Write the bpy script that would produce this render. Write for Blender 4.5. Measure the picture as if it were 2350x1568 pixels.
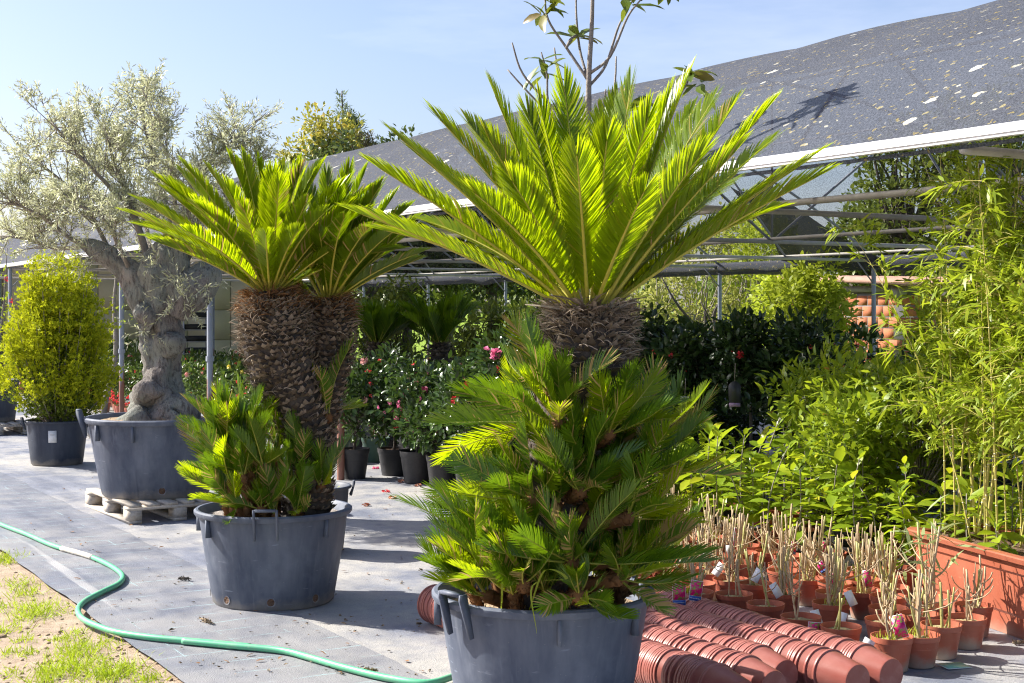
import bpy, math, random
import numpy as np
from mathutils import Vector, Matrix, noise as mnoise

for o in list(bpy.data.objects):
    bpy.data.objects.remove(o)
scene = bpy.context.scene
COL = scene.collection

# ---------------------------------------------------------------- camera, sky, sun, exposure
CAMZ = 1.62                                  # eye height in metres
FPX, U0, VH = 3264.0, 1175.0, 715.0          # measured from the photograph (2350 px wide view): focal length, centre column, horizon row
cam_data = bpy.data.cameras.new('camera')
cam_data.lens = 50.0
cam_data.sensor_width = 36.0
cam_data.shift_y = -(784.0 - VH) / 2350.0
cam_data.clip_end = 2000.0
cam = bpy.data.objects.new('camera', cam_data)
cam.location = (0, 0, CAMZ)
cam.rotation_euler = (math.radians(90), 0, 0)
COL.objects.link(cam)
scene.camera = cam

SUN_ELEV = math.radians(38)
SUN_AZ = math.atan2(-0.945, 0.327)             # back left of the view
sunvec = Vector((math.sin(SUN_AZ) * math.cos(SUN_ELEV), math.cos(SUN_AZ) * math.cos(SUN_ELEV), math.sin(SUN_ELEV)))
world = bpy.data.worlds.new('World')
scene.world = world
world.use_nodes = True
wn = world.node_tree
wn.nodes.clear()
w_out = wn.nodes.new('ShaderNodeOutputWorld')
w_bg = wn.nodes.new('ShaderNodeBackground')
w_sky = wn.nodes.new('ShaderNodeTexSky')
w_sky.sky_type = 'NISHITA'
w_sky.sun_disc = False
w_sky.sun_elevation = SUN_ELEV
w_sky.sun_rotation = SUN_AZ
w_sky.altitude = 100
w_sky.air_density = 1.0
w_sky.dust_density = 2.2
w_sky.ozone_density = 2.5
w_bg.inputs['Strength'].default_value = 0.092
w_tint = wn.nodes.new('ShaderNodeMixRGB')                  # white balance of the picture
w_tint.blend_type = 'MULTIPLY'
w_tint.inputs[0].default_value = 1.0
w_tint.inputs[2].default_value = (0.97, 0.92, 1.0, 1)
wn.links.new(w_sky.outputs[0], w_tint.inputs[1])
w_co = wn.nodes.new('ShaderNodeTexCoord')                  # faint high cirrus all over the sky
w_map = wn.nodes.new('ShaderNodeMapping')
w_map.inputs['Scale'].default_value = (1.0, 1.6, 5.0)
w_map.inputs['Rotation'].default_value = (0.2, 0.35, 0.5)
wn.links.new(w_co.outputs['Generated'], w_map.inputs['Vector'])
w_nz = wn.nodes.new('ShaderNodeTexNoise')
w_nz.inputs['Scale'].default_value = 1.6
w_nz.inputs['Detail'].default_value = 7
w_nz.inputs['Roughness'].default_value = 0.6
wn.links.new(w_map.outputs[0], w_nz.inputs['Vector'])
w_rp = wn.nodes.new('ShaderNodeValToRGB')
w_rp.color_ramp.elements[0].position = 0.5
w_rp.color_ramp.elements[1].position = 0.85
w_rp.color_ramp.elements[0].color = (0, 0, 0, 1)
w_rp.color_ramp.elements[1].color = (0.45, 0.45, 0.45, 1)
wn.links.new(w_nz.outputs[0], w_rp.inputs[0])
w_mix = wn.nodes.new('ShaderNodeMixRGB')
wn.links.new(w_rp.outputs[0], w_mix.inputs[0])
wn.links.new(w_tint.outputs[0], w_mix.inputs[1])
w_mix.inputs[2].default_value = (6.5, 6.7, 7.4, 1)
wn.links.new(w_mix.outputs[0], w_bg.inputs[0])
wn.links.new(w_bg.outputs[0], w_out.inputs[0])
sun_data = bpy.data.lights.new('sun', 'SUN')
sun_data.energy = 5.0
sun_data.angle = math.radians(0.53)
sun_data.color = (1.0, 0.945, 0.86)
sun = bpy.data.objects.new('sun', sun_data)
sun.rotation_euler = sunvec.to_track_quat('Z', 'Y').to_euler()
COL.objects.link(sun)
scene.view_settings.view_transform = 'Standard'
scene.view_settings.look = 'None'
scene.view_settings.gamma = 1.0
scene.view_settings.use_curve_mapping = False
scene.view_settings.exposure = 1.18
scene.cycles.use_denoising = True
scene.cycles.use_adaptive_sampling = True
scene.cycles.adaptive_threshold = 0.02
scene.cycles.denoising_prefilter = 'NONE'
scene.cycles.filter_width = 1.15
scene.cycles.max_bounces = 5
scene.cycles.diffuse_bounces = 3
scene.cycles.glossy_bounces = 2
scene.cycles.transmission_bounces = 3
scene.cycles.transparent_max_bounces = 8

# ---------------------------------------------------------------- frames of reference
SX, SY = -0.511, 0.8596                      # the direction the shade house runs (away, to the left)
TX, TY = 0.8596, 0.511                       # across it (away, to the right)

def W(u, v, Y):
    return np.array(((u - U0) / FPX * Y, Y, CAMZ - (v - VH) / FPX * Y))

def G(u, v, z=0.0):
    Y = (CAMZ - z) * FPX / (v - VH)
    return np.array(((u - U0) / FPX * Y, Y, z))

def ST(s, t, z=0.0):
    return np.array((SX * s + TX * t, SY * s + TY * t, z))

def vn(a):
    a = np.asarray(a, float)
    return a / (np.linalg.norm(a, axis=-1, keepdims=True) + 1e-12)

# ---------------------------------------------------------------- materials
MATS = {}

def new_mat(name):
    m = bpy.data.materials.new(name)
    m.use_nodes = True
    nt = m.node_tree
    nt.nodes.clear()
    out = nt.nodes.new('ShaderNodeOutputMaterial')
    MATS[name] = m
    return m, nt, out

class NT:
    """small shorthand for node trees"""
    def __init__(self, nt):
        self.nt = nt
    def n(self, kind, **kw):
        nd = self.nt.nodes.new('ShaderNode' + kind)
        for k, v in kw.items():
            setattr(nd, k, v)
        return nd
    def l(self, a, b):
        self.nt.links.new(a, b)
    def val(self, sock, x):
        if hasattr(x, 'is_output'):
            self.l(x, sock)
        else:
            sock.default_value = x
    def coord(self):
        return self.n('TexCoord').outputs['Object']
    def geopos(self):
        return self.n('NewGeometry').outputs['Position']
    def mapping(self, vec, scale=(1, 1, 1), rot=(0, 0, 0), loc=(0, 0, 0)):
        m = self.n('Mapping')
        m.inputs['Scale'].default_value = scale
        m.inputs['Rotation'].default_value = rot
        m.inputs['Location'].default_value = loc
        self.l(vec, m.inputs['Vector'])
        return m.outputs[0]
    def noise(self, vec, scale, detail=4, rough=0.55):
        t = self.n('TexNoise')
        t.inputs['Scale'].default_value = scale
        t.inputs['Detail'].default_value = detail
        t.inputs['Roughness'].default_value = rough
        if vec is not None:
            self.l(vec, t.inputs['Vector'])
        return t.outputs[0]
    def voro(self, vec, scale, out='Distance', rnd=1.0):
        t = self.n('TexVoronoi')
        t.inputs['Scale'].default_value = scale
        t.inputs['Randomness'].default_value = rnd
        self.l(vec, t.inputs['Vector'])
        return t.outputs[out]
    def ramp(self, fac, stops, interp='LINEAR'):
        r = self.n('ValToRGB')
        r.color_ramp.interpolation = interp
        el = r.color_ramp.elements
        while len(el) < len(stops):
            el.new(0.5)
        for e, (p, c) in zip(el, stops):
            e.position = p
            e.color = (c[0], c[1], c[2], 1) if not np.isscalar(c) else (c, c, c, 1)
        self.l(fac, r.inputs[0])
        return r.outputs[0]
    def mix(self, fac, a, b, mode='MIX'):
        m = self.n('MixRGB', blend_type=mode)
        self.val(m.inputs[0], fac)
        for s, x in ((m.inputs[1], a), (m.inputs[2], b)):
            if hasattr(x, 'is_output'):
                self.l(x, s)
            else:
                s.default_value = (x[0], x[1], x[2], 1) if not np.isscalar(x) else (x, x, x, 1)
        return m.outputs[0]
    def math(self, op, a, b=0.5):
        m = self.n('Math', operation=op)
        self.val(m.inputs[0], a)
        self.val(m.inputs[1], b)
        return m.outputs[0]
    def bump(self, h, strength=0.3, dist=0.02):
        b = self.n('Bump')
        b.inputs['Strength'].default_value = strength
        b.inputs['Distance'].default_value = dist
        self.l(h, b.inputs['Height'])
        return b.outputs[0]
    def bsdf(self, col, rough=0.6, normal=None, spec=0.5, metal=0.0):
        p = self.n('BsdfPrincipled')
        if hasattr(col, 'is_output'):
            self.l(col, p.inputs['Base Color'])
        else:
            p.inputs['Base Color'].default_value = (*col, 1)
        self.val(p.inputs['Roughness'], rough)
        p.inputs['Specular IOR Level'].default_value = spec
        p.inputs['Metallic'].default_value = metal
        if normal is not None:
            self.l(normal, p.inputs['Normal'])
        return p.outputs[0]

def mat_plain(name, c1, c2, scale=8, rough=0.6, bump=0.2, bdist=0.01, spec=0.4, metal=0.0, fine=60, stretch=(1, 1, 1)):
    """two-tone noise material with fine relief"""
    m, nt, out = new_mat(name)
    k = NT(nt)
    co = k.mapping(k.coord(), stretch)
    a = k.noise(co, scale, 6, 0.6)
    b = k.noise(co, fine, 3)
    col = k.mix(k.ramp(a, [(0.3, 0), (0.7, 1)]), c1, c2)
    col = k.mix(0.25, col, k.mix(b, [x * 0.55 for x in c1], [min(1, x * 1.5) for x in c2]))
    sh = k.bsdf(col, rough, k.bump(b, bump, bdist) if bump else None, spec, metal)
    k.l(sh, out.inputs[0])
    return m

def mat_leaf(name, stops, trans, tf=0.4, rough=0.42, spec=0.4, objrand=False, tscale=1.0):
    """leaf: glossy front and light passing through; colour varies from leaf to leaf"""
    m, nt, out = new_mat(name)
    k = NT(nt)
    r = k.n('ObjectInfo').outputs['Random'] if objrand else k.n('NewGeometry').outputs['Random Per Island']
    col = k.ramp(r, stops)
    nz = k.noise(k.geopos(), 3.0, 2)
    col = k.mix(k.math('MULTIPLY', nz, 0.35), col, trans)
    p = k.bsdf(col, rough, None, spec)
    t = k.n('BsdfTranslucent')
    tc = k.mix(0.55, col, trans)
    tc = k.mix(1.0, tc, (tscale, tscale, tscale), 'MULTIPLY')
    k.l(tc, t.inputs[0])
    mx = k.n('MixShader')
    mx.inputs[0].default_value = tf
    k.l(p, mx.inputs[1])
    k.l(t.outputs[0], mx.inputs[2])
    k.l(mx.outputs[0], out.inputs[0])
    return m

# foliage
mat_leaf('palm_leaf', [(0, (0.06, 0.13, 0.004)), (0.5, (0.10, 0.185, 0.004)), (0.93, (0.16, 0.23, 0.005)), (0.97, (0.32, 0.22, 0.04))], (0.44, 0.52, 0.002), 0.54, 0.32, 0.42, tscale=1.55)
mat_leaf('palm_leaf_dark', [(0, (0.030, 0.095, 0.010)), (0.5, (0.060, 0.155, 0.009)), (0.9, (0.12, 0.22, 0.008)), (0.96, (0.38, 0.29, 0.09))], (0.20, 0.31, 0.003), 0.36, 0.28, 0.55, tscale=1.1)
mat_leaf('palm_leaf_mid', [(0, (0.04, 0.095, 0.005)), (0.5, (0.07, 0.14, 0.005)), (0.9, (0.11, 0.175, 0.005)), (0.95, (0.33, 0.22, 0.05))], (0.34, 0.45, 0.002), 0.48, 0.34, 0.42, tscale=1.3)
mat_plain('rachis', (0.36, 0.37, 0.05), (0.46, 0.40, 0.06), 6, 0.45, 0.0)
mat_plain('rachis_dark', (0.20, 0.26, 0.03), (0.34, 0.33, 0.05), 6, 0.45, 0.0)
mat_leaf('palm_leaf_tan', [(0, (0.38, 0.27, 0.10)), (1, (0.48, 0.33, 0.13))], (0.5, 0.36, 0.12), 0.3, 0.6, 0.2)
mat_leaf('olive_leaf', [(0, (0.23, 0.25, 0.15)), (0.4, (0.36, 0.38, 0.25)), (0.75, (0.54, 0.55, 0.45)), (1, (0.66, 0.67, 0.60))], (0.48, 0.50, 0.24), 0.42, 0.34, 0.5, tscale=1.3)
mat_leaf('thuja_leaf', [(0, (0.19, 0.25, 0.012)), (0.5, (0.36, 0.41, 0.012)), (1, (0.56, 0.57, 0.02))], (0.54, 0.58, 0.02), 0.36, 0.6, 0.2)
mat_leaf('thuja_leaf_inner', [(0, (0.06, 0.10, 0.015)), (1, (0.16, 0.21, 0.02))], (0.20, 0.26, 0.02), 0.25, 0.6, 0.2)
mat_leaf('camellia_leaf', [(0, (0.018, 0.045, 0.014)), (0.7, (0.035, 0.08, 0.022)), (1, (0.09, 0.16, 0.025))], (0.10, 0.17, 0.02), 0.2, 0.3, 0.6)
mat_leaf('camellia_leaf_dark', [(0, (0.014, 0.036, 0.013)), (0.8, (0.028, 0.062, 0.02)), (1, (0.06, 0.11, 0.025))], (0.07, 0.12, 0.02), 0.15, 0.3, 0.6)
mat_leaf('azalea_leaf', [(0, (0.03, 0.07, 0.018)), (0.7, (0.06, 0.12, 0.025)), (1, (0.14, 0.18, 0.03))], (0.16, 0.24, 0.03), 0.25, 0.4, 0.45)
mat_leaf('seedling_leaf', [(0, (0.08, 0.16, 0.014)), (0.6, (0.16, 0.26, 0.02)), (0.9, (0.27, 0.37, 0.03)), (1, (0.52, 0.46, 0.02))], (0.42, 0.50, 0.015), 0.40, 0.33, 0.5, objrand=True, tscale=1.35)
mat_leaf('magnolia_leaf', [(0, (0.04, 0.09, 0.015)), (0.6, (0.09, 0.15, 0.02)), (0.85, (0.14, 0.19, 0.02)), (1, (0.22, 0.13, 0.05))], (0.26, 0.30, 0.02), 0.35, 0.33, 0.5, objrand=True)
mat_leaf('bamboo_leaf', [(0, (0.11, 0.18, 0.02)), (0.5, (0.22, 0.31, 0.03)), (0.93, (0.36, 0.43, 0.04)), (1, (0.52, 0.38, 0.14))], (0.44, 0.52, 0.02), 0.42, 0.42, 0.4, tscale=1.15)
mat_leaf('shrub_leaf', [(0, (0.09, 0.16, 0.015)), (0.6, (0.18, 0.27, 0.02)), (1, (0.34, 0.39, 0.03))], (0.38, 0.47, 0.02), 0.4, 0.4, 0.45, tscale=1.15)
mat_leaf('oleander_leaf', [(0, (0.22, 0.30, 0.13)), (1, (0.38, 0.46, 0.24))], (0.4, 0.46, 0.15), 0.3, 0.45, 0.4)
mat_leaf('bright_leaf', [(0, (0.20, 0.27, 0.025)), (1, (0.40, 0.46, 0.05))], (0.48, 0.55, 0.04), 0.4, 0.5, 0.3, tscale=1.2)
mat_leaf('scrub_leaf', [(0, (0.26, 0.28, 0.06)), (1, (0.48, 0.47, 0.14))], (0.48, 0.50, 0.12), 0.35, 0.6, 0.2)
mat_leaf('dark_tree_leaf', [(0, (0.02, 0.04, 0.012)), (0.75, (0.06, 0.09, 0.03)), (1, (0.26, 0.30, 0.16))], (0.18, 0.24, 0.05), 0.25, 0.4, 0.5)
mat_leaf('mid_tree_leaf', [(0, (0.06, 0.10, 0.02)), (1, (0.16, 0.21, 0.04))], (0.28, 0.34, 0.04), 0.3, 0.45, 0.4)
mat_leaf('autumn_leaf', [(0, (0.20, 0.26, 0.06)), (0.6, (0.34, 0.36, 0.08)), (0.85, (0.56, 0.48, 0.08)), (1, (0.66, 0.42, 0.12))], (0.46, 0.42, 0.05), 0.35, 0.5, 0.3)
mat_leaf('conifer_leaf', [(0, (0.12, 0.17, 0.10)), (1, (0.24, 0.29, 0.15))], (0.26, 0.32, 0.12), 0.3, 0.6, 0.3)
mat_leaf('cypress_leaf', [(0, (0.08, 0.07, 0.04)), (1, (0.15, 0.12, 0.06))], (0.12, 0.12, 0.05), 0.15, 0.7, 0.2)
mat_leaf('grass_blade', [(0, (0.22, 0.34, 0.02)), (0.8, (0.40, 0.52, 0.03)), (1, (0.58, 0.54, 0.16))], (0.48, 0.60, 0.02), 0.4, 0.5, 0.3)
mat_leaf('field_blade', [(0, (0.20, 0.32, 0.02)), (1, (0.36, 0.50, 0.04))], (0.5, 0.62, 0.03), 0.45, 0.5, 0.3, tscale=1.2)
mat_leaf('petal_pink', [(0, (0.75, 0.10, 0.28)), (1, (0.85, 0.30, 0.50))], (0.9, 0.25, 0.4), 0.3, 0.5, 0.3)
mat_leaf('petal_red', [(0, (0.60, 0.02, 0.03)), (1, (0.80, 0.10, 0.12))], (0.9, 0.08, 0.08), 0.3, 0.5, 0.3)
mat_leaf('petal_pale', [(0, (0.80, 0.38, 0.40)), (1, (0.86, 0.60, 0.55))], (0.9, 0.5, 0.45), 0.3, 0.5, 0.3)
mat_leaf('petal_yellow', [(0, (0.80, 0.62, 0.05)), (1, (0.86, 0.76, 0.3))], (0.9, 0.8, 0.1), 0.3, 0.5, 0.3)
mat_plain('petal_dry', (0.45, 0.16, 0.08), (0.62, 0.30, 0.18), 20, 0.7, 0.2)
# wood and bark
mat_plain('bark_grey', (0.16, 0.14, 0.12), (0.30, 0.27, 0.23), 14, 0.85, 0.6, 0.01)
mat_plain('bark_dark', (0.06, 0.05, 0.04), (0.13, 0.11, 0.09), 14, 0.85, 0.6, 0.01)
mat_plain('stem_tan', (0.38, 0.27, 0.15), (0.54, 0.42, 0.26), 30, 0.7, 0.3, 0.004)
mat_plain('stem_green', (0.34, 0.33, 0.10), (0.46, 0.43, 0.16), 30, 0.6, 0.2, 0.004)
mat_plain('stem_grey', (0.20, 0.17, 0.14), (0.32, 0.28, 0.24), 30, 0.8, 0.3, 0.004)
mat_plain('bamboo_culm', (0.42, 0.38, 0.07), (0.55, 0.48, 0.16), 12, 0.4, 0.05)
mat_plain('bamboo_node', (0.50, 0.46, 0.30), (0.6, 0.56, 0.42), 12, 0.5, 0.05)
mat_plain('palm_bark', (0.035, 0.028, 0.023), (0.085, 0.07, 0.058), 18, 0.9, 0.7, 0.012)
mat_leaf('palm_scale', [(0, (0.042, 0.034, 0.028)), (0.5, (0.125, 0.103, 0.083)), (1, (0.34, 0.285, 0.235))], (0.2, 0.14, 0.08), 0.05, 0.85, 0.2)
mat_leaf('palm_fibre_grey', [(0, (0.08, 0.06, 0.045)), (0.5, (0.25, 0.20, 0.15)), (1, (0.50, 0.42, 0.33))], (0.3, 0.23, 0.16), 0.15, 0.8, 0.2)
mat_leaf('palm_fibre_brown', [(0, (0.07, 0.03, 0.014)), (0.6, (0.19, 0.095, 0.04)), (1, (0.34, 0.20, 0.10))], (0.4, 0.2, 0.08), 0.15, 0.8, 0.2)
mat_plain('pallet_wood', (0.34, 0.29, 0.23), (0.56, 0.50, 0.42), 10, 0.8, 0.4, 0.004, stretch=(1, 6, 6))
# soil, plastic, metal
mat_plain('soil_tan', (0.26, 0.18, 0.11), (0.44, 0.33, 0.21), 14, 0.95, 0.9, 0.02)
mat_plain('soil_grey', (0.15, 0.13, 0.11), (0.34, 0.31, 0.28), 25, 0.95, 0.9, 0.02)
mat_plain('soil_brown', (0.07, 0.04, 0.025), (0.16, 0.095, 0.06), 18, 0.95, 0.9, 0.02)
mat_plain('soil_mossy', (0.24, 0.20, 0.09), (0.40, 0.33, 0.17), 26, 0.95, 0.9, 0.012)
mat_plain('black_plastic', (0.020, 0.020, 0.022), (0.042, 0.041, 0.043), 6, 0.5, 0.1)
mat_plain('green_plastic', (0.025, 0.06, 0.045), (0.04, 0.085, 0.06), 6, 0.5, 0.1)
mat_plain('white_plastic', (0.55, 0.57, 0.62), (0.70, 0.70, 0.72), 6, 0.5, 0.1)
mat_plain('paper_white', (0.74, 0.75, 0.76), (0.82, 0.82, 0.82), 6, 0.6, 0.0)
mat_plain('gutter_white', (0.60, 0.60, 0.60), (0.82, 0.82, 0.83), 3, 0.4, 0.05)
mat_plain('rail_grey', (0.34, 0.32, 0.28), (0.50, 0.48, 0.43), 5, 0.6, 0.1)
mat_plain('cream_panel', (0.52, 0.46, 0.27), (0.60, 0.53, 0.32), 1.5, 0.6, 0.05)
mat_plain('brick_clay', (0.33, 0.10, 0.045), (0.42, 0.15, 0.07), 6, 0.85, 0.3)
mat_plain('mortar', (0.20, 0.19, 0.18), (0.28, 0.26, 0.25), 8, 0.9, 0.4)
mat_plain('roof_tile', (0.30, 0.16, 0.11), (0.42, 0.26, 0.19), 6, 0.85, 0.3)
mat_plain('dark_shelf', (0.02, 0.02, 0.02), (0.05, 0.05, 0.045), 6, 0.6, 0.1)
mat_plain('card_blue', (0.02, 0.07, 0.30), (0.03, 0.09, 0.36), 5, 0.35, 0.0)
mat_plain('card_teal', (0.10, 0.45, 0.42), (0.45, 0.62, 0.35), 22, 0.35, 0.0)
mat_plain('card_black', (0.03, 0.03, 0.035), (0.06, 0.06, 0.06), 5, 0.4, 0.0)
mat_plain('card_lilac', (0.34, 0.22, 0.36), (0.42, 0.28, 0.42), 5, 0.4, 0.0)
mat_plain('dusty_tape', (0.48, 0.44, 0.36), (0.62, 0.60, 0.52), 60, 0.9, 0.5)
mat_plain('pebble_brown', (0.16, 0.11, 0.07), (0.32, 0.25, 0.16), 40, 0.95, 0.8)

def mat_card_photo():
    m, nt, out = new_mat('card_photo')
    k = NT(nt)
    co = k.coord()
    v = k.voro(co, 130)
    n = k.noise(co, 45, 2)
    blob = k.math('ADD', n, k.math('MULTIPLY', v, -0.35))
    col = k.mix(k.ramp(blob, [(0.27, 0), (0.33, 1)]), k.mix(n, (0.10, 0.22, 0.03), (0.42, 0.46, 0.12)), k.mix(v, (0.75, 0.02, 0.22), (0.45, 0.0, 0.10)))
    k.l(k.bsdf(col, 0.3), out.inputs[0])
mat_card_photo()

def mat_pot(name, base, dust, rough=0.55, streak=0.5, low=0.35):
    """weathered plastic: faded dust in soft vertical streaks, splashed dirt with ragged edge near the foot"""
    m, nt, out = new_mat(name)
    k = NT(nt)
    co = k.coord()
    a = k.noise(k.mapping(co, (5, 5, 1.1)), 1.4, 5, 0.6)
    b = k.noise(co, 7, 5, 0.65)
    c = k.noise(co, 160, 2)
    col = k.mix(k.math('MULTIPLY', k.ramp(a, [(0.35, 0), (0.75, 1)]), streak), base, dust)
    col = k.mix(k.math('MULTIPLY', k.ramp(b, [(0.5, 0), (0.8, 1)]), 0.35), col, [min(1, x * 1.25) for x in dust])
    sp = k.n('TexVoronoi')
    sp.inputs['Scale'].default_value = 38
    k.l(co, sp.inputs['Vector'])
    spk = k.ramp(sp.outputs[0], [(0.05, 1), (0.09, 0)])
    sc_ = k.noise(k.mapping(co, (3, 3, 22), (0.5, 0.2, 0)), 2.2, 4, 0.6)
    col = k.mix(k.ramp(sc_, [(0.66, 0), (0.72, 0.5)]), col, [min(1, x * 1.5) for x in dust])
    run = k.noise(k.mapping(co, (26, 26, 0.7)), 1.0, 3, 0.6)
    col = k.mix(k.math('MULTIPLY', k.ramp(run, [(0.58, 0), (0.72, 1)]), 0.45 * streak), col, dust)
    col = k.mix(k.math('MULTIPLY', spk, k.math('MULTIPLY', b, low)), col, (0.5, 0.46, 0.4))
    xyz = k.n('SeparateXYZ')
    k.l(co, xyz.inputs[0])
    foot = k.math('ADD', k.math('MULTIPLY', xyz.outputs[2], -9.0), k.math('MULTIPLY', b, 1.3))
    col = k.mix(k.math('MULTIPLY', k.ramp(foot, [(0.05, 0), (0.55, 1)]), min(1, low * 1.5)), col, (0.36, 0.31, 0.24))
    k.l(k.bsdf(col, k.ramp(b, [(0.2, rough - 0.12), (0.8, rough + 0.15)]), k.bump(c, 0.06, 0.003), 0.4), out.inputs[0])
mat_pot('pot_slate', (0.056, 0.072, 0.112), (0.19, 0.212, 0.255), 0.6, 0.75)
mat_pot('pot_slate_dark', (0.025, 0.034, 0.056), (0.085, 0.098, 0.125), 0.55, 0.7)
mat_pot('pot_terracotta', (0.39, 0.095, 0.05), (0.47, 0.185, 0.12), 0.42, 0.6, 0.55)
mat_pot('trough_terracotta', (0.35, 0.10, 0.056), (0.42, 0.155, 0.09), 0.4, 0.5, 0.25)
mat_pot('pot_brick', (0.28, 0.072, 0.054), (0.43, 0.20, 0.165), 0.38, 0.7, 0.0)

def mat_mat(name, grid, dark=1.0):
    """woven ground cover cloth: faded, dusted, with worn teal guide threads"""
    m, nt, out = new_mat(name)
    k = NT(nt)
    co = k.mapping(k.geopos(), (1, 1, 1), (0, 0, math.atan2(-SX, SY) * -1.0))   # x across, y along the house
    big = k.noise(co, 0.55, 5, 0.6)
    med = k.noise(co, 2.6, 6, 0.65)
    streak = k.noise(k.mapping(co, (2.6, 0.8, 1)), 1.6, 6, 0.65)
    fine = k.noise(co, 90, 3)
    weave = k.noise(k.mapping(co, (220, 60, 1)), 1.0, 1)
    col = k.mix(k.ramp(streak, [(0.32, 0), (0.68, 1)]), tuple(dark * x for x in (0.13, 0.15, 0.205)), tuple(dark * x for x in (0.27, 0.29, 0.345)))
    dust = k.math('ADD', k.math('MULTIPLY', big, 0.65), k.math('MULTIPLY', med, 0.45))
    col = k.mix(k.math('MULTIPLY', k.ramp(dust, [(0.47, 0), (0.63, 1)]), 0.85 if not grid else 0.4), col, (0.43, 0.41, 0.365))
    col = k.mix(k.math('MULTIPLY', k.ramp(fine, [(0.4, 0), (0.65, 1)]), 0.25), col, (0.12, 0.125, 0.14))
    stain = k.noise(co, 5.5, 6, 0.7)
    col = k.mix(k.math('MULTIPLY', k.ramp(stain, [(0.58, 0), (0.70, 1)]), 0.55), col, (0.115, 0.12, 0.14))
    crease = k.noise(k.mapping(co, (6.0, 0.16, 1)), 1.0, 4, 0.5)
    col = k.mix(k.ramp(crease, [(0.28, 0.5), (0.32, 0)]), col, (0.14, 0.15, 0.18))
    col = k.mix(k.ramp(crease, [(0.68, 0), (0.72, 0.4)]), col, (0.52, 0.51, 0.49))
    if grid:
        warp = k.noise(co, 1.3, 2)
        xyz = k.n('SeparateXYZ')
        k.l(co, xyz.inputs[0])
        def lines(sock, pitch, w, amp):
            f = k.math('FRACT', k.math('ADD', k.math('DIVIDE', sock, pitch), k.math('MULTIPLY', warp, amp)))
            return k.math('LESS_THAN', f, w)
        along = lines(xyz.outputs[1], 0.21, 0.045, 0.7)
        across = k.math('MULTIPLY', lines(xyz.outputs[0], 0.30, 0.022, 0.3), k.math('GREATER_THAN', k.noise(co, 2.2, 3), 0.53))
        worn = k.ramp(k.noise(co, 3.3, 5, 0.7), [(0.45, 0), (0.60, 1)])
        g = k.math('MULTIPLY', k.math('MAXIMUM', along, across), worn)
        col = k.mix(k.math('MULTIPLY', g, 0.7), col, (0.30, 0.46, 0.48))
    nrm = k.bump(k.math('ADD', k.math('MULTIPLY', weave, 0.3), k.math('ADD', k.math('MULTIPLY', med, 1.0), k.math('MULTIPLY', crease, 0.8))), 0.4, 0.025)
    k.l(k.bsdf(col, k.ramp(med, [(0.3, 0.5), (0.7, 0.8)]), nrm, 0.45), out.inputs[0])
mat_mat('weed_cloth_grid', True, 0.66)
mat_mat('weed_cloth', False, 0.86)

def mat_ground():
    m, nt, out = new_mat('sandy_earth')
    k = NT(nt)
    co = k.geopos()
    a = k.noise(co, 0.8, 5)
    b = k.noise(co, 9, 6, 0.7)
    c = k.noise(co, 120, 3, 0.7)
    col = k.mix(k.ramp(b, [(0.35, 0), (0.65, 1)]), (0.40, 0.30, 0.21), (0.54, 0.44, 0.33))
    col = k.mix(k.ramp(c, [(0.35, 0.5), (0.5, 0)]), col, (0.22, 0.15, 0.10))
    peb = k.voro(co, 55)
    col = k.mix(k.ramp(peb, [(0.08, 0.6), (0.16, 0)]), col, (0.62, 0.54, 0.44))
    gr = k.ramp(k.math('ADD', k.math('MULTIPLY', a, 0.6), k.math('MULTIPLY', b, 0.4)), [(0.52, 0), (0.60, 1)])
    col = k.mix(k.math('MULTIPLY', gr, 0.10), col, (0.30, 0.32, 0.06))
    h = k.math('ADD', b, k.math('MULTIPLY', c, 0.4))
    k.l(k.bsdf(col, 0.95, k.bump(h, 0.9, 0.03), 0.2), out.inputs[0])
mat_ground()

def mat_field():
    m, nt, out = new_mat('meadow')
    k = NT(nt)
    co = k.geopos()
    b = k.noise(co, 1.2, 6, 0.7)
    c = k.noise(co, 25, 4, 0.7)
    col = k.mix(b, (0.16, 0.27, 0.02), (0.34, 0.46, 0.05))
    col = k.mix(k.math('MULTIPLY', c, 0.5), col, (0.12, 0.18, 0.02))
    k.l(k.bsdf(col, 0.9, k.bump(c, 0.8, 0.08), 0.2), out.inputs[0])
mat_field()

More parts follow.
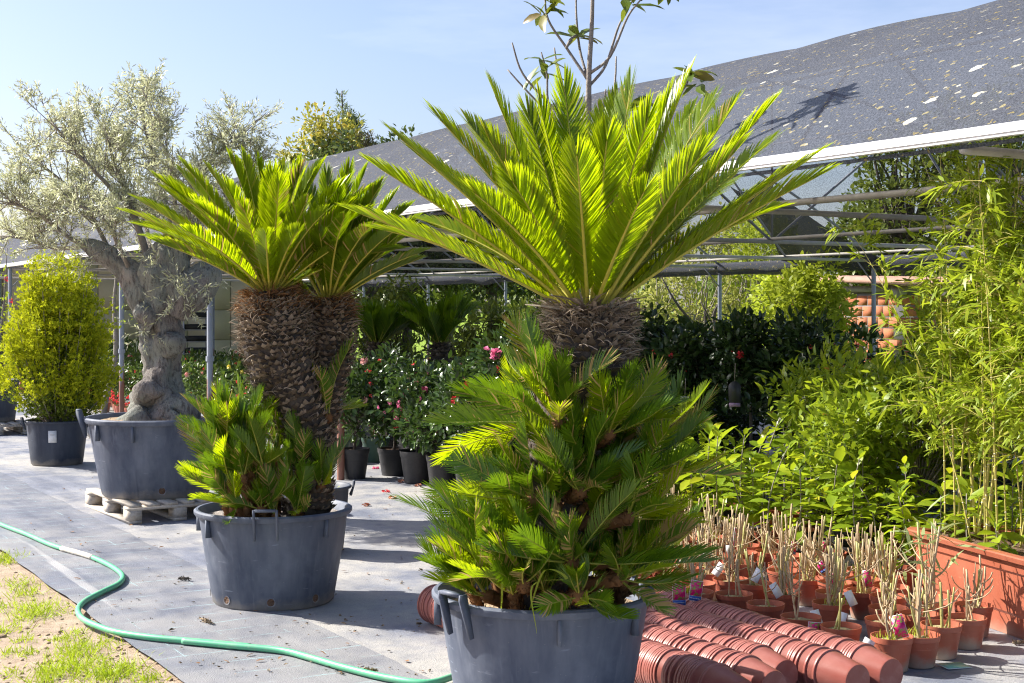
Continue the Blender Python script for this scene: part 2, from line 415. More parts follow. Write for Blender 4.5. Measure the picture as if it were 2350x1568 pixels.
def mat_net(name, open_frac, lichen):
    """knitted shade net: mostly fibre, partly open; old lichen on the weather side"""
    m, nt, out = new_mat(name)
    k = NT(nt)
    co = k.geopos()
    grain = k.noise(co, 75, 2, 0.6)
    g2 = k.noise(co, 22, 3, 0.7)
    big = k.noise(co, 0.7, 4)
    col = k.mix(k.ramp(grain, [(0.38, 0), (0.62, 1)]), *(((0.042, 0.047, 0.060), (0.092, 0.101, 0.124)) if lichen else ((0.02, 0.021, 0.025), (0.05, 0.05, 0.055))))
    col = k.mix(k.math('MULTIPLY', big, 0.25), col, (0.12, 0.125, 0.135) if lichen else (0.03, 0.03, 0.03))
    if lichen:
        wco = k.n('VectorMath', operation='ADD')
        k.l(co, wco.inputs[0])
        nzv = k.n('TexNoise')
        nzv.inputs['Scale'].default_value = 22.0
        k.l(co, nzv.inputs['Vector'])
        sc = k.n('VectorMath', operation='SCALE')
        k.l(nzv.outputs['Color'], sc.inputs[0])
        sc.inputs['Scale'].default_value = 0.06
        k.l(sc.outputs[0], wco.inputs[1])
        def spots(scale, thr, soft, dens, c):
            nonlocal col
            t = k.n('TexVoronoi')
            t.inputs['Scale'].default_value = scale
            k.l(wco.outputs[0], t.inputs['Vector'])
            sep = k.n('SeparateXYZ')
            k.l(t.outputs['Color'], sep.inputs[0])
            size = k.math('MULTIPLY', sep.outputs[1], thr)
            inside = k.math('LESS_THAN', k.math('ADD', t.outputs['Distance'], k.math('MULTIPLY', g2, soft)), size)
            use = k.math('MULTIPLY', inside, k.math('LESS_THAN', sep.outputs[0], dens))
            col = k.mix(k.math('MULTIPLY', use, 0.85), col, c)
        spots(24.0, 0.46, 0.14, 0.42, (0.25, 0.20, 0.075))
        spots(17.0, 0.42, 0.14, 0.26, (0.31, 0.27, 0.14))
        spots(14.0, 0.42, 0.14, 0.16, (0.40, 0.38, 0.30))
        spots(6.5, 0.42, 0.14, 0.11, (0.54, 0.53, 0.44))
    p = k.bsdf(col, 0.85, k.bump(grain, 0.8, 0.012), 0.12)
    tr = k.n('BsdfTransparent')
    mx = k.n('MixShader')
    f = k.ramp(k.noise(co, 60, 2), [(0.35, 1 - open_frac * 1.35), (0.65, 1 - open_frac * 0.65)])
    k.l(f, mx.inputs[0])
    k.l(tr.outputs[0], mx.inputs[1])
    k.l(p, mx.inputs[2])
    k.l(mx.outputs[0], out.inputs[0])
mat_net('net_weathered', 0.05, True)
mat_net('net_roof', 0.11, True)
mat_net('net_open', 0.62, False)

def mat_rusty(name, metal_c, z_lo, amount):
    """galvanised tube with rust patches of their own shape"""
    m, nt, out = new_mat(name)
    k = NT(nt)
    co = k.coord()
    a = k.noise(co, 9, 5, 0.7)
    b = k.noise(k.mapping(co, (14, 14, 1.2)), 1.0, 4, 0.65)
    col = k.mix(a, metal_c, [x * 1.35 for x in metal_c])
    xyz = k.n('SeparateXYZ')
    k.l(co, xyz.inputs[0])
    f = k.math('ADD', k.math('MULTIPLY', b, 1.0), k.math('MULTIPLY', k.math('SUBTRACT', z_lo, xyz.outputs[2]), 0.55))
    r = k.math('MULTIPLY', k.ramp(f, [(0.50, 0), (0.58, 1)]), amount)
    col = k.mix(r, col, k.mix(a, (0.16, 0.05, 0.025), (0.34, 0.13, 0.06)))
    k.l(k.bsdf(col, 0.55, k.bump(a, 0.15, 0.004), 0.5, 0.0), out.inputs[0])
mat_rusty('post_metal', (0.25, 0.28, 0.33), 0.85, 0.9)
mat_rusty('frame_metal', (0.22, 0.23, 0.25), -3.0, 0.3)

def mat_olive_bark():
    m, nt, out = new_mat('olive_bark')
    k = NT(nt)
    co = k.coord()
    a = k.noise(k.mapping(co, (1, 1, 0.35)), 9, 8, 0.7)
    b = k.noise(co, 3.0, 5, 0.6)
    c = k.noise(k.mapping(co, (1, 1, 0.3)), 40, 4, 0.7)
    col = k.mix(k.ramp(a, [(0.35, 0), (0.65, 1)]), (0.13, 0.115, 0.105), (0.36, 0.32, 0.29))
    col = k.mix(k.math('MULTIPLY', k.ramp(b, [(0.42, 0), (0.58, 1)]), 0.6), col, (0.29, 0.33, 0.28))
    col = k.mix(k.ramp(c, [(0.36, 0.7), (0.5, 0)]), col, (0.06, 0.05, 0.045))
    h = k.math('ADD', k.math('MULTIPLY', a, 1.0), k.math('MULTIPLY', c, 0.5))
    k.l(k.bsdf(col, 0.9, k.bump(h, 1.0, 0.05), 0.2), out.inputs[0])
mat_olive_bark()

def mat_hose():
    m, nt, out = new_mat('hose_green')
    k = NT(nt)
    co = k.geopos()
    a = k.noise(co, 5, 4)
    col = k.mix(a, (0.07, 0.40, 0.19), (0.14, 0.50, 0.29))
    col = k.mix(k.math('MULTIPLY', k.ramp(k.noise(co, 9, 6, 0.7), [(0.5, 0), (0.7, 1)]), 0.4), col, (0.36, 0.42, 0.30))
    col = k.mix(k.ramp(k.noise(co, 40, 3), [(0.6, 0), (0.75, 0.35)]), col, (0.45, 0.5, 0.38))
    k.l(k.bsdf(col, 0.4, None, 0.5), out.inputs[0])
mat_hose()

# ---------------------------------------------------------------- mesh helpers
class MB:
    """collects geometry of ONE part"""
    def __init__(self):
        self.v = []
        self.f = []          # list of (faces array (m,k), material index)
        self.n = 0
    def add(self, verts, faces, mi=0):
        verts = np.asarray(verts, float).reshape(-1, 3)
        if isinstance(faces, np.ndarray):
            self.f.append((faces.astype(np.int64) + self.n, mi))
        else:
            by = {}
            for f in faces:
                by.setdefault(len(f), []).append(f)
            for kf in by.values():
                self.f.append((np.array(kf, np.int64) + self.n, mi))
        self.v.append(verts)
        self.n += len(verts)
        return self
    def box(self, c, sx, sy, sz, ax=None, mi=0):
        """box with centre c, full sizes, optional 3x3 axes rows"""
        c = np.asarray(c, float)
        A = np.eye(3) if ax is None else np.asarray(ax, float)
        p = np.array([(x, y, z) for z in (-.5, .5) for y in (-.5, .5) for x in (-.5, .5)]) * (sx, sy, sz)
        return self.add(c + p @ A, [(0, 2, 3, 1), (4, 5, 7, 6), (0, 1, 5, 4), (2, 6, 7, 3), (0, 4, 6, 2), (1, 3, 7, 5)], mi)
    def lathe(self, prof, seg=32, c=(0, 0, 0), mi=0, cap_first=False, cap_last=False):
        a = np.linspace(0, 2 * np.pi, seg, endpoint=False)
        pr = np.asarray(prof, float)
        V = np.stack([np.outer(pr[:, 0], np.cos(a)), np.outer(pr[:, 0], np.sin(a)), np.repeat(pr[:, 1:2], seg, 1)], -1).reshape(-1, 3) + np.asarray(c)
        i = np.arange(len(pr) - 1)[:, None] * seg
        j = np.arange(seg)[None, :]
        j2 = (j + 1) % seg
        F = np.stack([i + j, i + j2, i + seg + j2, i + seg + j], -1).reshape(-1, 4)
        n0 = self.n
        self.add(V, F, mi)
        if cap_first:
            self.f.append((np.array([list(range(seg))[::-1]], np.int64) + n0, mi))
        if cap_last:
            self.f.append((np.array([list(range(seg))], np.int64) + n0 + (len(pr) - 1) * seg, mi))
        return self
    def tube(self, pts, rad, seg=8, mi=0, cap=True):
        pts = np.asarray(pts, float)
        n = len(pts)
        rad = np.full(n, rad, float) if np.isscalar(rad) else np.asarray(rad, float)
        T = vn(np.gradient(pts, axis=0))
        ref = np.array((0, 0, 1.0)) if abs(T[0][2]) < 0.9 else np.array((1.0, 0, 0))
        a = np.linspace(0, 2 * np.pi, seg, endpoint=False)
        V = np.zeros((n, seg, 3))
        u = vn(np.cross(T[0], ref))
        for i in range(n):
            u = u - T[i] * np.dot(u, T[i])
            u = vn(u)
            w = np.cross(T[i], u)
            V[i] = pts[i] + rad[i] * (np.outer(np.cos(a), u) + np.outer(np.sin(a), w))
        i = np.arange(n - 1)[:, None] * seg
        j = np.arange(seg)[None, :]
        j2 = (j + 1) % seg
        F = np.stack([i + j, i + j2, i + seg + j2, i + seg + j], -1).reshape(-1, 4)
        n0 = self.n
        self.add(V.reshape(-1, 3), F, mi)
        if cap:
            self.f.append((np.array([list(range(seg))[::-1]], np.int64) + n0, mi))
            self.f.append((np.array([list(range(seg))], np.int64) + n0 + (n - 1) * seg, mi))
        return self
    def leaves(self, P, D, N, L, Wd, tm, mi=0):
        """one template leaf per row of P"""
        P = np.asarray(P, float); D = vn(D); S = vn(np.cross(N, D)); N = np.cross(D, S)
        L = np.broadcast_to(np.asarray(L, float), (len(P),)); Wd = np.broadcast_to(np.asarray(Wd, float), (len(P),))
        tv, tf = tm
        V = (P[:, None, :] + tv[None, :, 0:1] * L[:, None, None] * D[:, None, :] + tv[None, :, 1:2] * Wd[:, None, None] * S[:, None, :]
             + tv[None, :, 2:3] * L[:, None, None] * N[:, None, :])
        k = len(tv)
        off = (np.arange(len(P)) * k)[:, None, None]
        n0 = self.n
        self.v.append(V.reshape(-1, 3))
        self.n += len(P) * k
        for kf in tf:
            F = (np.asarray(kf)[None] + off).reshape(-1, len(kf[0])) + n0
            self.f.append((F, mi))
        return self
    def mesh(self, name, mats, smooth=False, sharp=None):
        me = bpy.data.meshes.new(name)
        V = np.concatenate(self.v).astype(np.float32)
        me.vertices.add(len(V))
        me.vertices.foreach_set('co', V.ravel())
        lv = np.concatenate([f.ravel() for f, _ in self.f]).astype(np.int32)
        tot = np.concatenate([np.full(len(f), f.shape[1]) for f, _ in self.f])
        mi = np.concatenate([np.full(len(f), m) for f, m in self.f]).astype(np.int32)
        st = np.concatenate([[0], np.cumsum(tot)[:-1]]).astype(np.int32)
        me.loops.add(len(lv))
        me.loops.foreach_set('vertex_index', lv)
        me.polygons.add(len(tot))
        me.polygons.foreach_set('loop_start', st)
        me.polygons.foreach_set('material_index', mi)
        if smooth:
            me.polygons.foreach_set('use_smooth', np.ones(len(tot), bool))
        for m in ([mats] if isinstance(mats, str) else mats):
            me.materials.append(MATS[m])
        me.update(calc_edges=True)
        if sharp:
            me.set_sharp_from_angle(angle=math.radians(sharp))
        return me
    def build(self, name, mats, parent=None, smooth=False, sharp=None, loc=None):
        return obj(name, self.mesh(name, mats, smooth, sharp), parent, loc)

def obj(name, me, parent=None, loc=None, rot=None, sc=None):
    o = bpy.data.objects.new(name, me)
    COL.objects.link(o)
    if parent is not None:
        o.parent = parent
    if loc is not None:
        o.location = loc
    if rot is not None:
        o.rotation_euler = rot
    if sc is not None:
        o.scale = (sc, sc, sc) if np.isscalar(sc) else sc
    return o

def tag(o, label=None, cat=None, group=None, kind=None):
    if label: o['label'] = label
    if cat: o['category'] = cat
    if group: o['group'] = group
    if kind: o['kind'] = kind
    return o

def thing(name, label, cat, loc=(0, 0, 0), rotz=0.0, group=None, sc=1.0):
    o = obj(name, None, None, tuple(loc), (0, 0, rotz), sc)
    o.empty_display_size = 0.1
    return tag(o, label, cat, group)

CHILD = {}

def dup(root, loc, rotz=0.0, label=None, group=None, sc=None, kids=None):
    """a copy of a thing with copies of its parts and their sub-parts (mesh data shared)"""
    r = root.copy()
    COL.objects.link(r)
    r.location = tuple(loc)
    r.rotation_euler = (0, 0, rotz)
    if sc is not None:
        r.scale = (sc, sc, sc)
    if label: r['label'] = label
    if group: r['group'] = group
    for ch in (kids if kids is not None else kids_of(root)):
        c = ch.copy()
        COL.objects.link(c)
        c.parent = r
        for g in kids_of(ch):
            d = g.copy()
            COL.objects.link(d)
            d.parent = c
    return r

def kids_of(o):
    if o.name not in CHILD:
        CHILD[o.name] = list(o.children)
    return CHILD[o.name]

def tmpl(v, f):
    by = {}
    for x in f:
        by.setdefault(len(x), []).append(x)
    return (np.array(v, float), list(by.values()))

T_DIAMOND = tmpl([(0, 0, 0), (.45, .5, .05), (1, 0, -.06), (.45, -.5, .05)], [(0, 1, 2, 3)])
T_STRIP = tmpl([(0, 0, 0), (.3, .5, 0), (.68, .36, -.05), (1, 0, -.18), (.68, -.36, -.05), (.3, -.5, 0)], [(0, 1, 5), (1, 2, 4, 5), (2, 3, 4)])
T_OVAL = tmpl([(0, 0, 0), (.22, .36, .04), (.55, .5, .04), (.84, .27, -.03), (1, 0, -.12), (.84, -.27, -.03), (.55, -.5, .04), (.22, -.36, .04), (.3, 0, 0), (.7, 0, -.02)],
              [(0, 1, 8), (8, 1, 2, 9), (9, 2, 3), (9, 3, 4), (0, 8, 7), (8, 9, 6, 7), (9, 5, 6), (9, 4, 5)])
T_SPRAY = tmpl([(0, 0, 0), (.5, .12, 0), (.62, .5, .05), (.72, .1, 0), (1, 0, .04), (.72, -.1, 0), (.62, -.5, -.05), (.5, -.12, 0)], [(0, 1, 7), (1, 2, 3), (7, 5, 6), (1, 3, 5, 7), (3, 4, 5)])
T_NEEDLE = tmpl([(0, -.5, 0), (0, .5, 0), (1, 0, -.05)], [(0, 1, 2)])
T_BLADE = tmpl([(0, -.5, 0), (0, .5, 0), (.55, .38, .02), (.55, -.38, .02), (1, 0, -.12)], [(0, 1, 2, 3), (3, 2, 4)])

def unit_rand(rng, n):
    return vn(rng.normal(size=(n, 3)))

def bez(a, b, c, n):
    t = np.linspace(0, 1, n)[:, None]
    return (1 - t) ** 2 * np.asarray(a) + 2 * (1 - t) * t * np.asarray(b) + t ** 2 * np.asarray(c)

def catmull(P, m=8):
    P = np.asarray(P, float)
    Q = np.vstack([2 * P[0] - P[1], P, 2 * P[-1] - P[-2]])
    out = []
    for i in range(1, len(Q) - 2):
        t = np.linspace(0, 1, m, endpoint=False)[:, None]
        p0, p1, p2, p3 = Q[i - 1], Q[i], Q[i + 1], Q[i + 2]
        out.append(.5 * ((2 * p1) + (-p0 + p2) * t + (2 * p0 - 5 * p1 + 4 * p2 - p3) * t ** 2 + (-p0 + 3 * p1 - 3 * p2 + p3) * t ** 3))
    out.append(P[-1:])
    return np.vstack(out)

def soil_disc(r, z, rng, rings=7, seg=28, bump=0.012, dome=0.02):
    mb = MB()
    V = [(0, 0, z + dome)]
    for i in range(1, rings + 1):
        for j in range(seg):
            a = 2 * np.pi * j / seg
            q = r * i / rings
            V.append((q * np.cos(a), q * np.sin(a), z + dome * (1 - (i / rings) ** 2) + rng.normal(0, bump)))
    F = [(0, 1 + j, 1 + (j + 1) % seg) for j in range(seg)]
    for i in range(rings - 1):
        for j in range(seg):
            a = 1 + i * seg + j
            b = 1 + i * seg + (j + 1) % seg
            F.append((a, a + seg, b + seg, b))
    return mb.add(V, F)

# ---------------------------------------------------------------- the setting
rng0 = np.random.default_rng(5)

def sheet(name, corners, z, nx, ny, mat, wob=0.0, edge=0.0, seed=1, loc=None):
    """a sheet in (s,t) coordinates: corners (s0,s1,t0,t1), gently uneven"""
    s0, s1, t0, t1 = corners
    rg = np.random.default_rng(seed)
    S = np.linspace(s0, s1, nx)
    T = np.linspace(t0, t1, ny)
    V = np.zeros((nx, ny, 3))
    for i, s in enumerate(S):
        for j, t in enumerate(T):
            e = 0.0
            if edge and j in (0, ny - 1):
                e = edge * (mnoise.noise((s * 1.7, j * 7.1, seed)) + .5 * mnoise.noise((s * 6.3, j * 3.1, seed)))
            zz = z + wob * (mnoise.noise((s * 1.1, t * 1.3, seed * 3.7)) * .6 + .4)
            if edge and j in (0, ny - 1):
                zz += wob * 0.9 * max(0, mnoise.noise((s * 2.3, 9.0 + j, seed)))
            V[i, j] = ST(s, t + e, zz)
    i = np.arange(nx - 1)[:, None] * ny
    j = np.arange(ny - 1)[None, :]
    F = np.stack([i + j, i + j + ny, i + j + ny + 1, i + j + 1], -1).reshape(-1, 4)[:, ::-1]
    return MB().add(V.reshape(-1, 3), F).build(name, mat, None, smooth=True)

g = MB().add([(-700, -60, 0), (700, -60, 0), (700, 1400, 0), (-700, 1400, 0)], [(0, 1, 2, 3)]).build('ground', 'sandy_earth')
tag(g, kind='structure')
def field_z(t):
    """the meadow rises gently beyond the shade house"""
    return float(np.interp(t, (17.2, 20, 34, 60, 520), (0.004, 0.05, 0.78, 1.15, 1.2)))
FT = [17.2, 20, 24, 29, 34, 45, 60, 520]
FS = list(np.linspace(-60, 500, 8))
fld = MB().add([ST(s, t, field_z(t)) for s in FS for t in FT], [(i * 8 + j, i * 8 + j + 1, (i + 1) * 8 + j + 1, (i + 1) * 8 + j) for i in range(7) for j in range(7)]).build('meadow', 'meadow', None, True)
tag(fld, kind='structure')
# strips of ground cloth, each lapping 4 cm over the next
MATZ = []
for i, (a, b, m) in enumerate([(1.92, 2.86, 'weed_cloth_grid'), (2.82, 3.98, 'weed_cloth'), (3.94, 6.1, 'weed_cloth'), (6.06, 17.15, 'weed_cloth')]):
    z = 0.006 + 0.005 * (3 - i)
    o = sheet('ground_cloth', (-2.5, 46, a, b), z, 320, 9 if i < 3 else 12, m, 0.004, 0.035 if i < 3 else 0.01, seed=11 + i)
    tag(o, kind='structure')
def floor_z(t):
    return 0.024 if t < 2.84 else 0.019 if t < 3.96 else 0.014 if t < 6.08 else 0.009
def onfloor(x, y):
    t = TX * x + TY * y
    return np.array((x, y, floor_z(t) if t > 1.95 else 0.002))

# ---------------------------------------------------------------- shade house
EAVE_Z, T_NEAR, T_FAR, RISE = 2.47, 5.5, 16.3, 1.80
S_FRAMES = [-2.7 + 3.8 * i for i in range(11)]          # -2.7 ... 35.3, one at 4.9, 8.7, 12.5 ...
def arch_z(t):
    m = (T_NEAR + T_FAR) / 2
    return EAVE_Z + RISE * (1 - ((t - m) / (T_FAR - m)) ** 2)
house = thing('shade_house', 'long arched shade house with lichen spotted dark net roof and white gutter', 'shade house', ST(-2.7, 5.5, 0))
HL = np.array(house.location)

def roof_part(name, t0, t1, nt_, mat, seed):
    S = np.linspace(-4.2, 35.4, 200)
    T = np.linspace(t0, t1, nt_)
    V = np.zeros((len(S), nt_, 3))
    for i, s in enumerate(S):
        ph = ((s + 2.7) / 1.9) % 1.0
        sag = 0.035 * math.sin(math.pi * ph) ** 2
        for j, t in enumerate(T):
            V[i, j] = ST(s, t, arch_z(t) + 0.03 - sag * min(1, 0.25 + (t - T_NEAR) / 4) + 0.012 * mnoise.noise((s * 1.5, t * 1.5, seed)))
    i = np.arange(len(S) - 1)[:, None] * nt_
    j = np.arange(nt_ - 1)[None, :]
    F = np.stack([i + j, i + j + nt_, i + j + nt_ + 1, i + j + 1], -1).reshape(-1, 4)[:, ::-1]
    return MB().add(V.reshape(-1, 3) - HL, F).build(name, mat, house, smooth=True)
roof_part('near_roof_net', T_NEAR - 0.02, 10.9, 26, 'net_roof', 3)
roof_part('far_roof_net', 10.9, T_FAR, 26, 'net_open', 4)

# gutter: an aluminium clamp profile with two grooves, then the ragged net hem below it
prof = 0.57 * np.array([(0.0, 0.085), (-0.035, 0.075), (-0.05, 0.045), (-0.045, 0.04), (-0.055, 0.0), (-0.045, -0.004), (-0.04, -0.03), (0.0, -0.035), (0.01, 0.0)])
V = []
Ss = np.linspace(-4.2, 35.5, 60)
for s in Ss:
    for dt, dz in prof:
        V.append(ST(s, T_NEAR - 0.02 + dt, EAVE_Z + 0.0 + dz + 0.006 * mnoise.noise((s * .5, 0, 0))))
k = len(prof)
F = [(i * k + j, i * k + (j + 1) % k, (i + 1) * k + (j + 1) % k, (i + 1) * k + j) for i in range(len(Ss) - 1) for j in range(k)]
MB().add(np.array(V) - HL, F).build('gutter', 'gutter_white', house, smooth=True, sharp=30)
V = []
Ss = np.linspace(-4.2, 35.5, 500)
for s in Ss:
    d = 0.012 + 0.016 * (mnoise.noise((s * 2.2, 4, 0)) + 1) * 0.5 + 0.007 * mnoise.noise((s * 19, 1, 0))
    V += [ST(s, T_NEAR - 0.01, EAVE_Z - 0.03), ST(s, T_NEAR + 0.0, EAVE_Z - 0.03 - d)]
F = [(2 * i, 2 * i + 1, 2 * i + 3, 2 * i + 2) for i in range(len(Ss) - 1)]
MB().add(np.array(V) - HL, F).build('net_hem', 'net_weathered', house)
# posts, arches, ties and struts, one object each
def hp(a): return np.asarray(a) - HL
post_me = MB().tube([(0, 0, 0), (0, 0, EAVE_Z / 2), (0, 0, EAVE_Z - 0.02)], 0.036, 14).lathe([(0.04, 1.03), (0.05, 1.03), (0.05, 1.09), (0.04, 1.09)], 14).mesh('post', 'post_metal', True, 40)
for s in S_FRAMES:
    for t in (T_NEAR + 0.03, T_FAR):
        if t < 9 and s < 6:
            continue                                  # this bay of the near side is open
        obj('post', post_me, house, hp(ST(s, t, 0.0)))
    ts = np.linspace(T_NEAR, T_FAR, 26)
    MB().tube([hp(ST(s, t, arch_z(t) - 0.02)) for t in ts], 0.02, 8).build('arch', 'frame_metal', house, True)
    MB().tube([hp(ST(s, T_NEAR, EAVE_Z - 0.05)), hp(ST(s, T_FAR, EAVE_Z - 0.05))], 0.024, 8).build('tie_bar', 'rail_grey', house, True)
    for ta, tb in ((7.4, 8.7), (10.9, 8.7), (10.9, 13.1), (14.5, 13.1)):
        MB().tube([hp(ST(s, ta, EAVE_Z - 0.05)), hp(ST(s, tb, arch_z(tb) - 0.03))], 0.016, 8).build('strut', 'frame_metal', house, True)
    MB().tube([hp(ST(s, 10.9, EAVE_Z - 0.05)), hp(ST(s, 10.9, arch_z(10.9) - 0.03))], 0.014, 8).build('strut', 'frame_metal', house, True)
    for ta in (T_NEAR + 0.03, T_FAR):
        d = 1 if ta < 9 else -1
        if ta < 9 and s < 6:
            continue
        MB().tube([hp(ST(s, ta, EAVE_Z - 0.42)), hp(ST(s, ta + d * 0.36, EAVE_Z - 0.06))], 0.012, 6).build('knee_brace', 'frame_metal', house, True)
for t, z, r, m in ((7.4, EAVE_Z - 0.02, .026, 'rail_grey'), (8.7, arch_z(8.7) - 0.05, .014, 'frame_metal'), (10.9, EAVE_Z - 0.02, .022, 'rail_grey'),
                (10.9, arch_z(10.9) - 0.05, .016, 'frame_metal'), (13.1, arch_z(13.1) - 0.05, .014, 'frame_metal'), (14.5, EAVE_Z - 0.02, .02, 'rail_grey'),
                (T_FAR, EAVE_Z - 0.02, .03, 'rail_grey'), (T_FAR + 0.04, EAVE_Z - 0.16, .022, 'frame_metal')):
    MB().tube([hp(ST(s, t, z + 0.01 * mnoise.noise((s, t, 0)))) for s in np.linspace(-4.0, 35.4, 40)], r, 10).build('rail', m, house, True)
# dark valance of net along the far eave
V = []
Ss = np.linspace(-4, 35.4, 240)
for s in Ss:
    d = 0.20 + 0.07 * mnoise.noise((s * 1.1, 4, 7))
    V += [ST(s, T_FAR - 0.05, EAVE_Z + 0.02), ST(s, T_FAR - 0.12, EAVE_Z - d * 0.5), ST(s, T_FAR + 0.02, EAVE_Z - d)]
F = [(3 * i + j, 3 * i + j + 1, 3 * i + j + 4, 3 * i + j + 3) for i in range(len(Ss) - 1) for j in range(2)]
MB().add(np.array(V) - HL, F).build('net_valance', 'net_weathered', house)
# loose band of net slung below the far slope
def far_slope(u, v):
    """where the line of sight (u, v) meets the far slope"""
    for Y in np.arange(40, 8, -0.02):
        p = W(u, v, Y)
        t = TX * p[0] + TY * p[1]
        if 10.9 < t < T_FAR and p[2] < arch_z(t) - 0.08:
            return p
    return W(u, v, 20)
lo = catmull([far_slope(*q) for q in ((1672, 425), (1735, 500), (1775, 555), (1792, 598))], 8)
hi = catmull([far_slope(*q) for q in ((1745, 420), (1830, 478), (1930, 545), (2035, 600))], 8)
V = []
for a_, b_ in zip(lo, hi):
    for w in np.linspace(0, 1, 8):
        V.append(a_ * (1 - w) + b_ * w + np.array((0, 0, -0.12 * math.sin(math.pi * w))))
n_ = len(lo)
F = [(i * 8 + j, i * 8 + j + 1, (i + 1) * 8 + j + 1, (i + 1) * 8 + j) for i in range(n_ - 1) for j in range(7)]
MB().add(np.array(V) - HL, F).build('loose_net', 'net_weathered', house, smooth=True)

# ---------------------------------------------------------------- far buildings
cb = thing('cream_building', 'cream panelled building wall beyond the far end of the shade house', 'building', ST(38, 4, 0))
CL = np.array(cb.location)
ax = np.array([(TX, TY, 0), (SX, SY, 0), (0, 0, 1)])
MB().box(ST(40.1, 9.2, 1.65) - CL, 11.0, 4.0, 3.3, ax).build('wall', 'cream_panel', cb)
for i in range(9):
    for j in range(4):
        MB().box(ST(38.06, 4.35 + 1.22 * i, 0.42 + 0.83 * j) - CL, 1.195, 0.05, 0.805, ax).build('panel', 'cream_panel', cb)
MB().box(ST(39.8, 9.2, 3.39) - CL, 11.5, 4.9, 0.16, ax).build('roof', 'frame_metal', cb)
for t in (7.3, 11.6):
    MB().tube([ST(37.97, t, 0) - CL, ST(37.97, t, 3.3) - CL], 0.05, 10).build('downpipe', 'post_metal', cb, True)

bb = thing('brick_shed', 'low unplastered orange brick shed with tiled roof behind the bushes', 'shed', W(2062, 715, 27) * (1, 1, 0))
BL = np.array(bb.location)
BROT = math.radians(24)
bax = np.array([(math.cos(BROT), math.sin(BROT), 0), (-math.sin(BROT), math.cos(BROT), 0), (0, 0, 1)])
def bl(x, y, z): return x * bax[0] + y * bax[1] + np.array((0, 0, z))
MB().box(bl(2.05, 2.05, 1.02), 4.0, 4.0, 2.04, bax).build('wall', 'mortar', bb)
brick_me = MB().box((0, 0, 0), 0.30, 0.05, 0.19).mesh('brick', 'brick_clay')
brick2_me = MB().box((0, 0, 0), 0.05, 0.30, 0.19).mesh('brick', 'brick_clay')
for r in range(9):
    off = 0.155 if r % 2 else 0.0
    for c in range(13):
        x = 0.16 + 0.318 * c - off
        if 0.12 < x < 3.95:
            obj('brick', brick_me, bb, bl(x, 0.0715 + 0.003 * random.Random(r * 31 + c).random(), 0.13 + 0.213 * r), (0, 0, BROT))
            obj('brick', brick2_me, bb, bl(0.0715 + 0.003 * random.Random(r * 7 + c).random(), x + 0.03, 0.13 + 0.213 * r), (0, 0, BROT))
MB().box(bl(0.05, 0.05, 1.99), 0.2, 0.2, 0.22, bax).box(bl(2.0, 0.03, 2.06), 3.9, 0.12, 0.12, bax).box(bl(0.03, 2.05, 2.06), 0.12, 3.9, 0.12, bax).build('lintel', 'mortar', bb)
# curved clay tiles, each its own
tile_me = MB()
a = np.linspace(0, np.pi, 7)
tv = [(0.10 * math.cos(x), y, 0.07 * math.sin(x)) for y in (0, 0.46) for x in a] + [(0.085 * math.cos(x), y, 0.07 * math.sin(x) - 0.015) for y in (0, 0.46) for x in a]
tf = [(i, i + 1, i + 8, i + 7) for i in range(6)] + [(14 + i + 1, 14 + i, 21 + i, 21 + i + 1) for i in range(6)] + [(i + 1, i, 14 + i, 15 + i) for i in range(6)]
tile_me = tile_me.add(tv, tf).mesh('roof_tile', 'roof_tile', True, 50)
rf = MB().box(bl(2.0, 1.75, 2.24), 4.5, 4.4, 0.06, np.array([bax[0], vn(bax[1] + np.array((0, 0, 0.05))), vn(np.cross(bax[0], bax[1] + np.array((0, 0, 0.05))))])).build('roof', 'roof_tile', bb)
for c in range(20):
    for r in range(6):
        y = -0.40 + 0.40 * r
        obj('roof_tile', tile_me, bb, bl(-0.1 + 0.222 * c, y, 2.27 + (y - 1.75) * 0.05), (math.radians(2.9), 0, BROT))

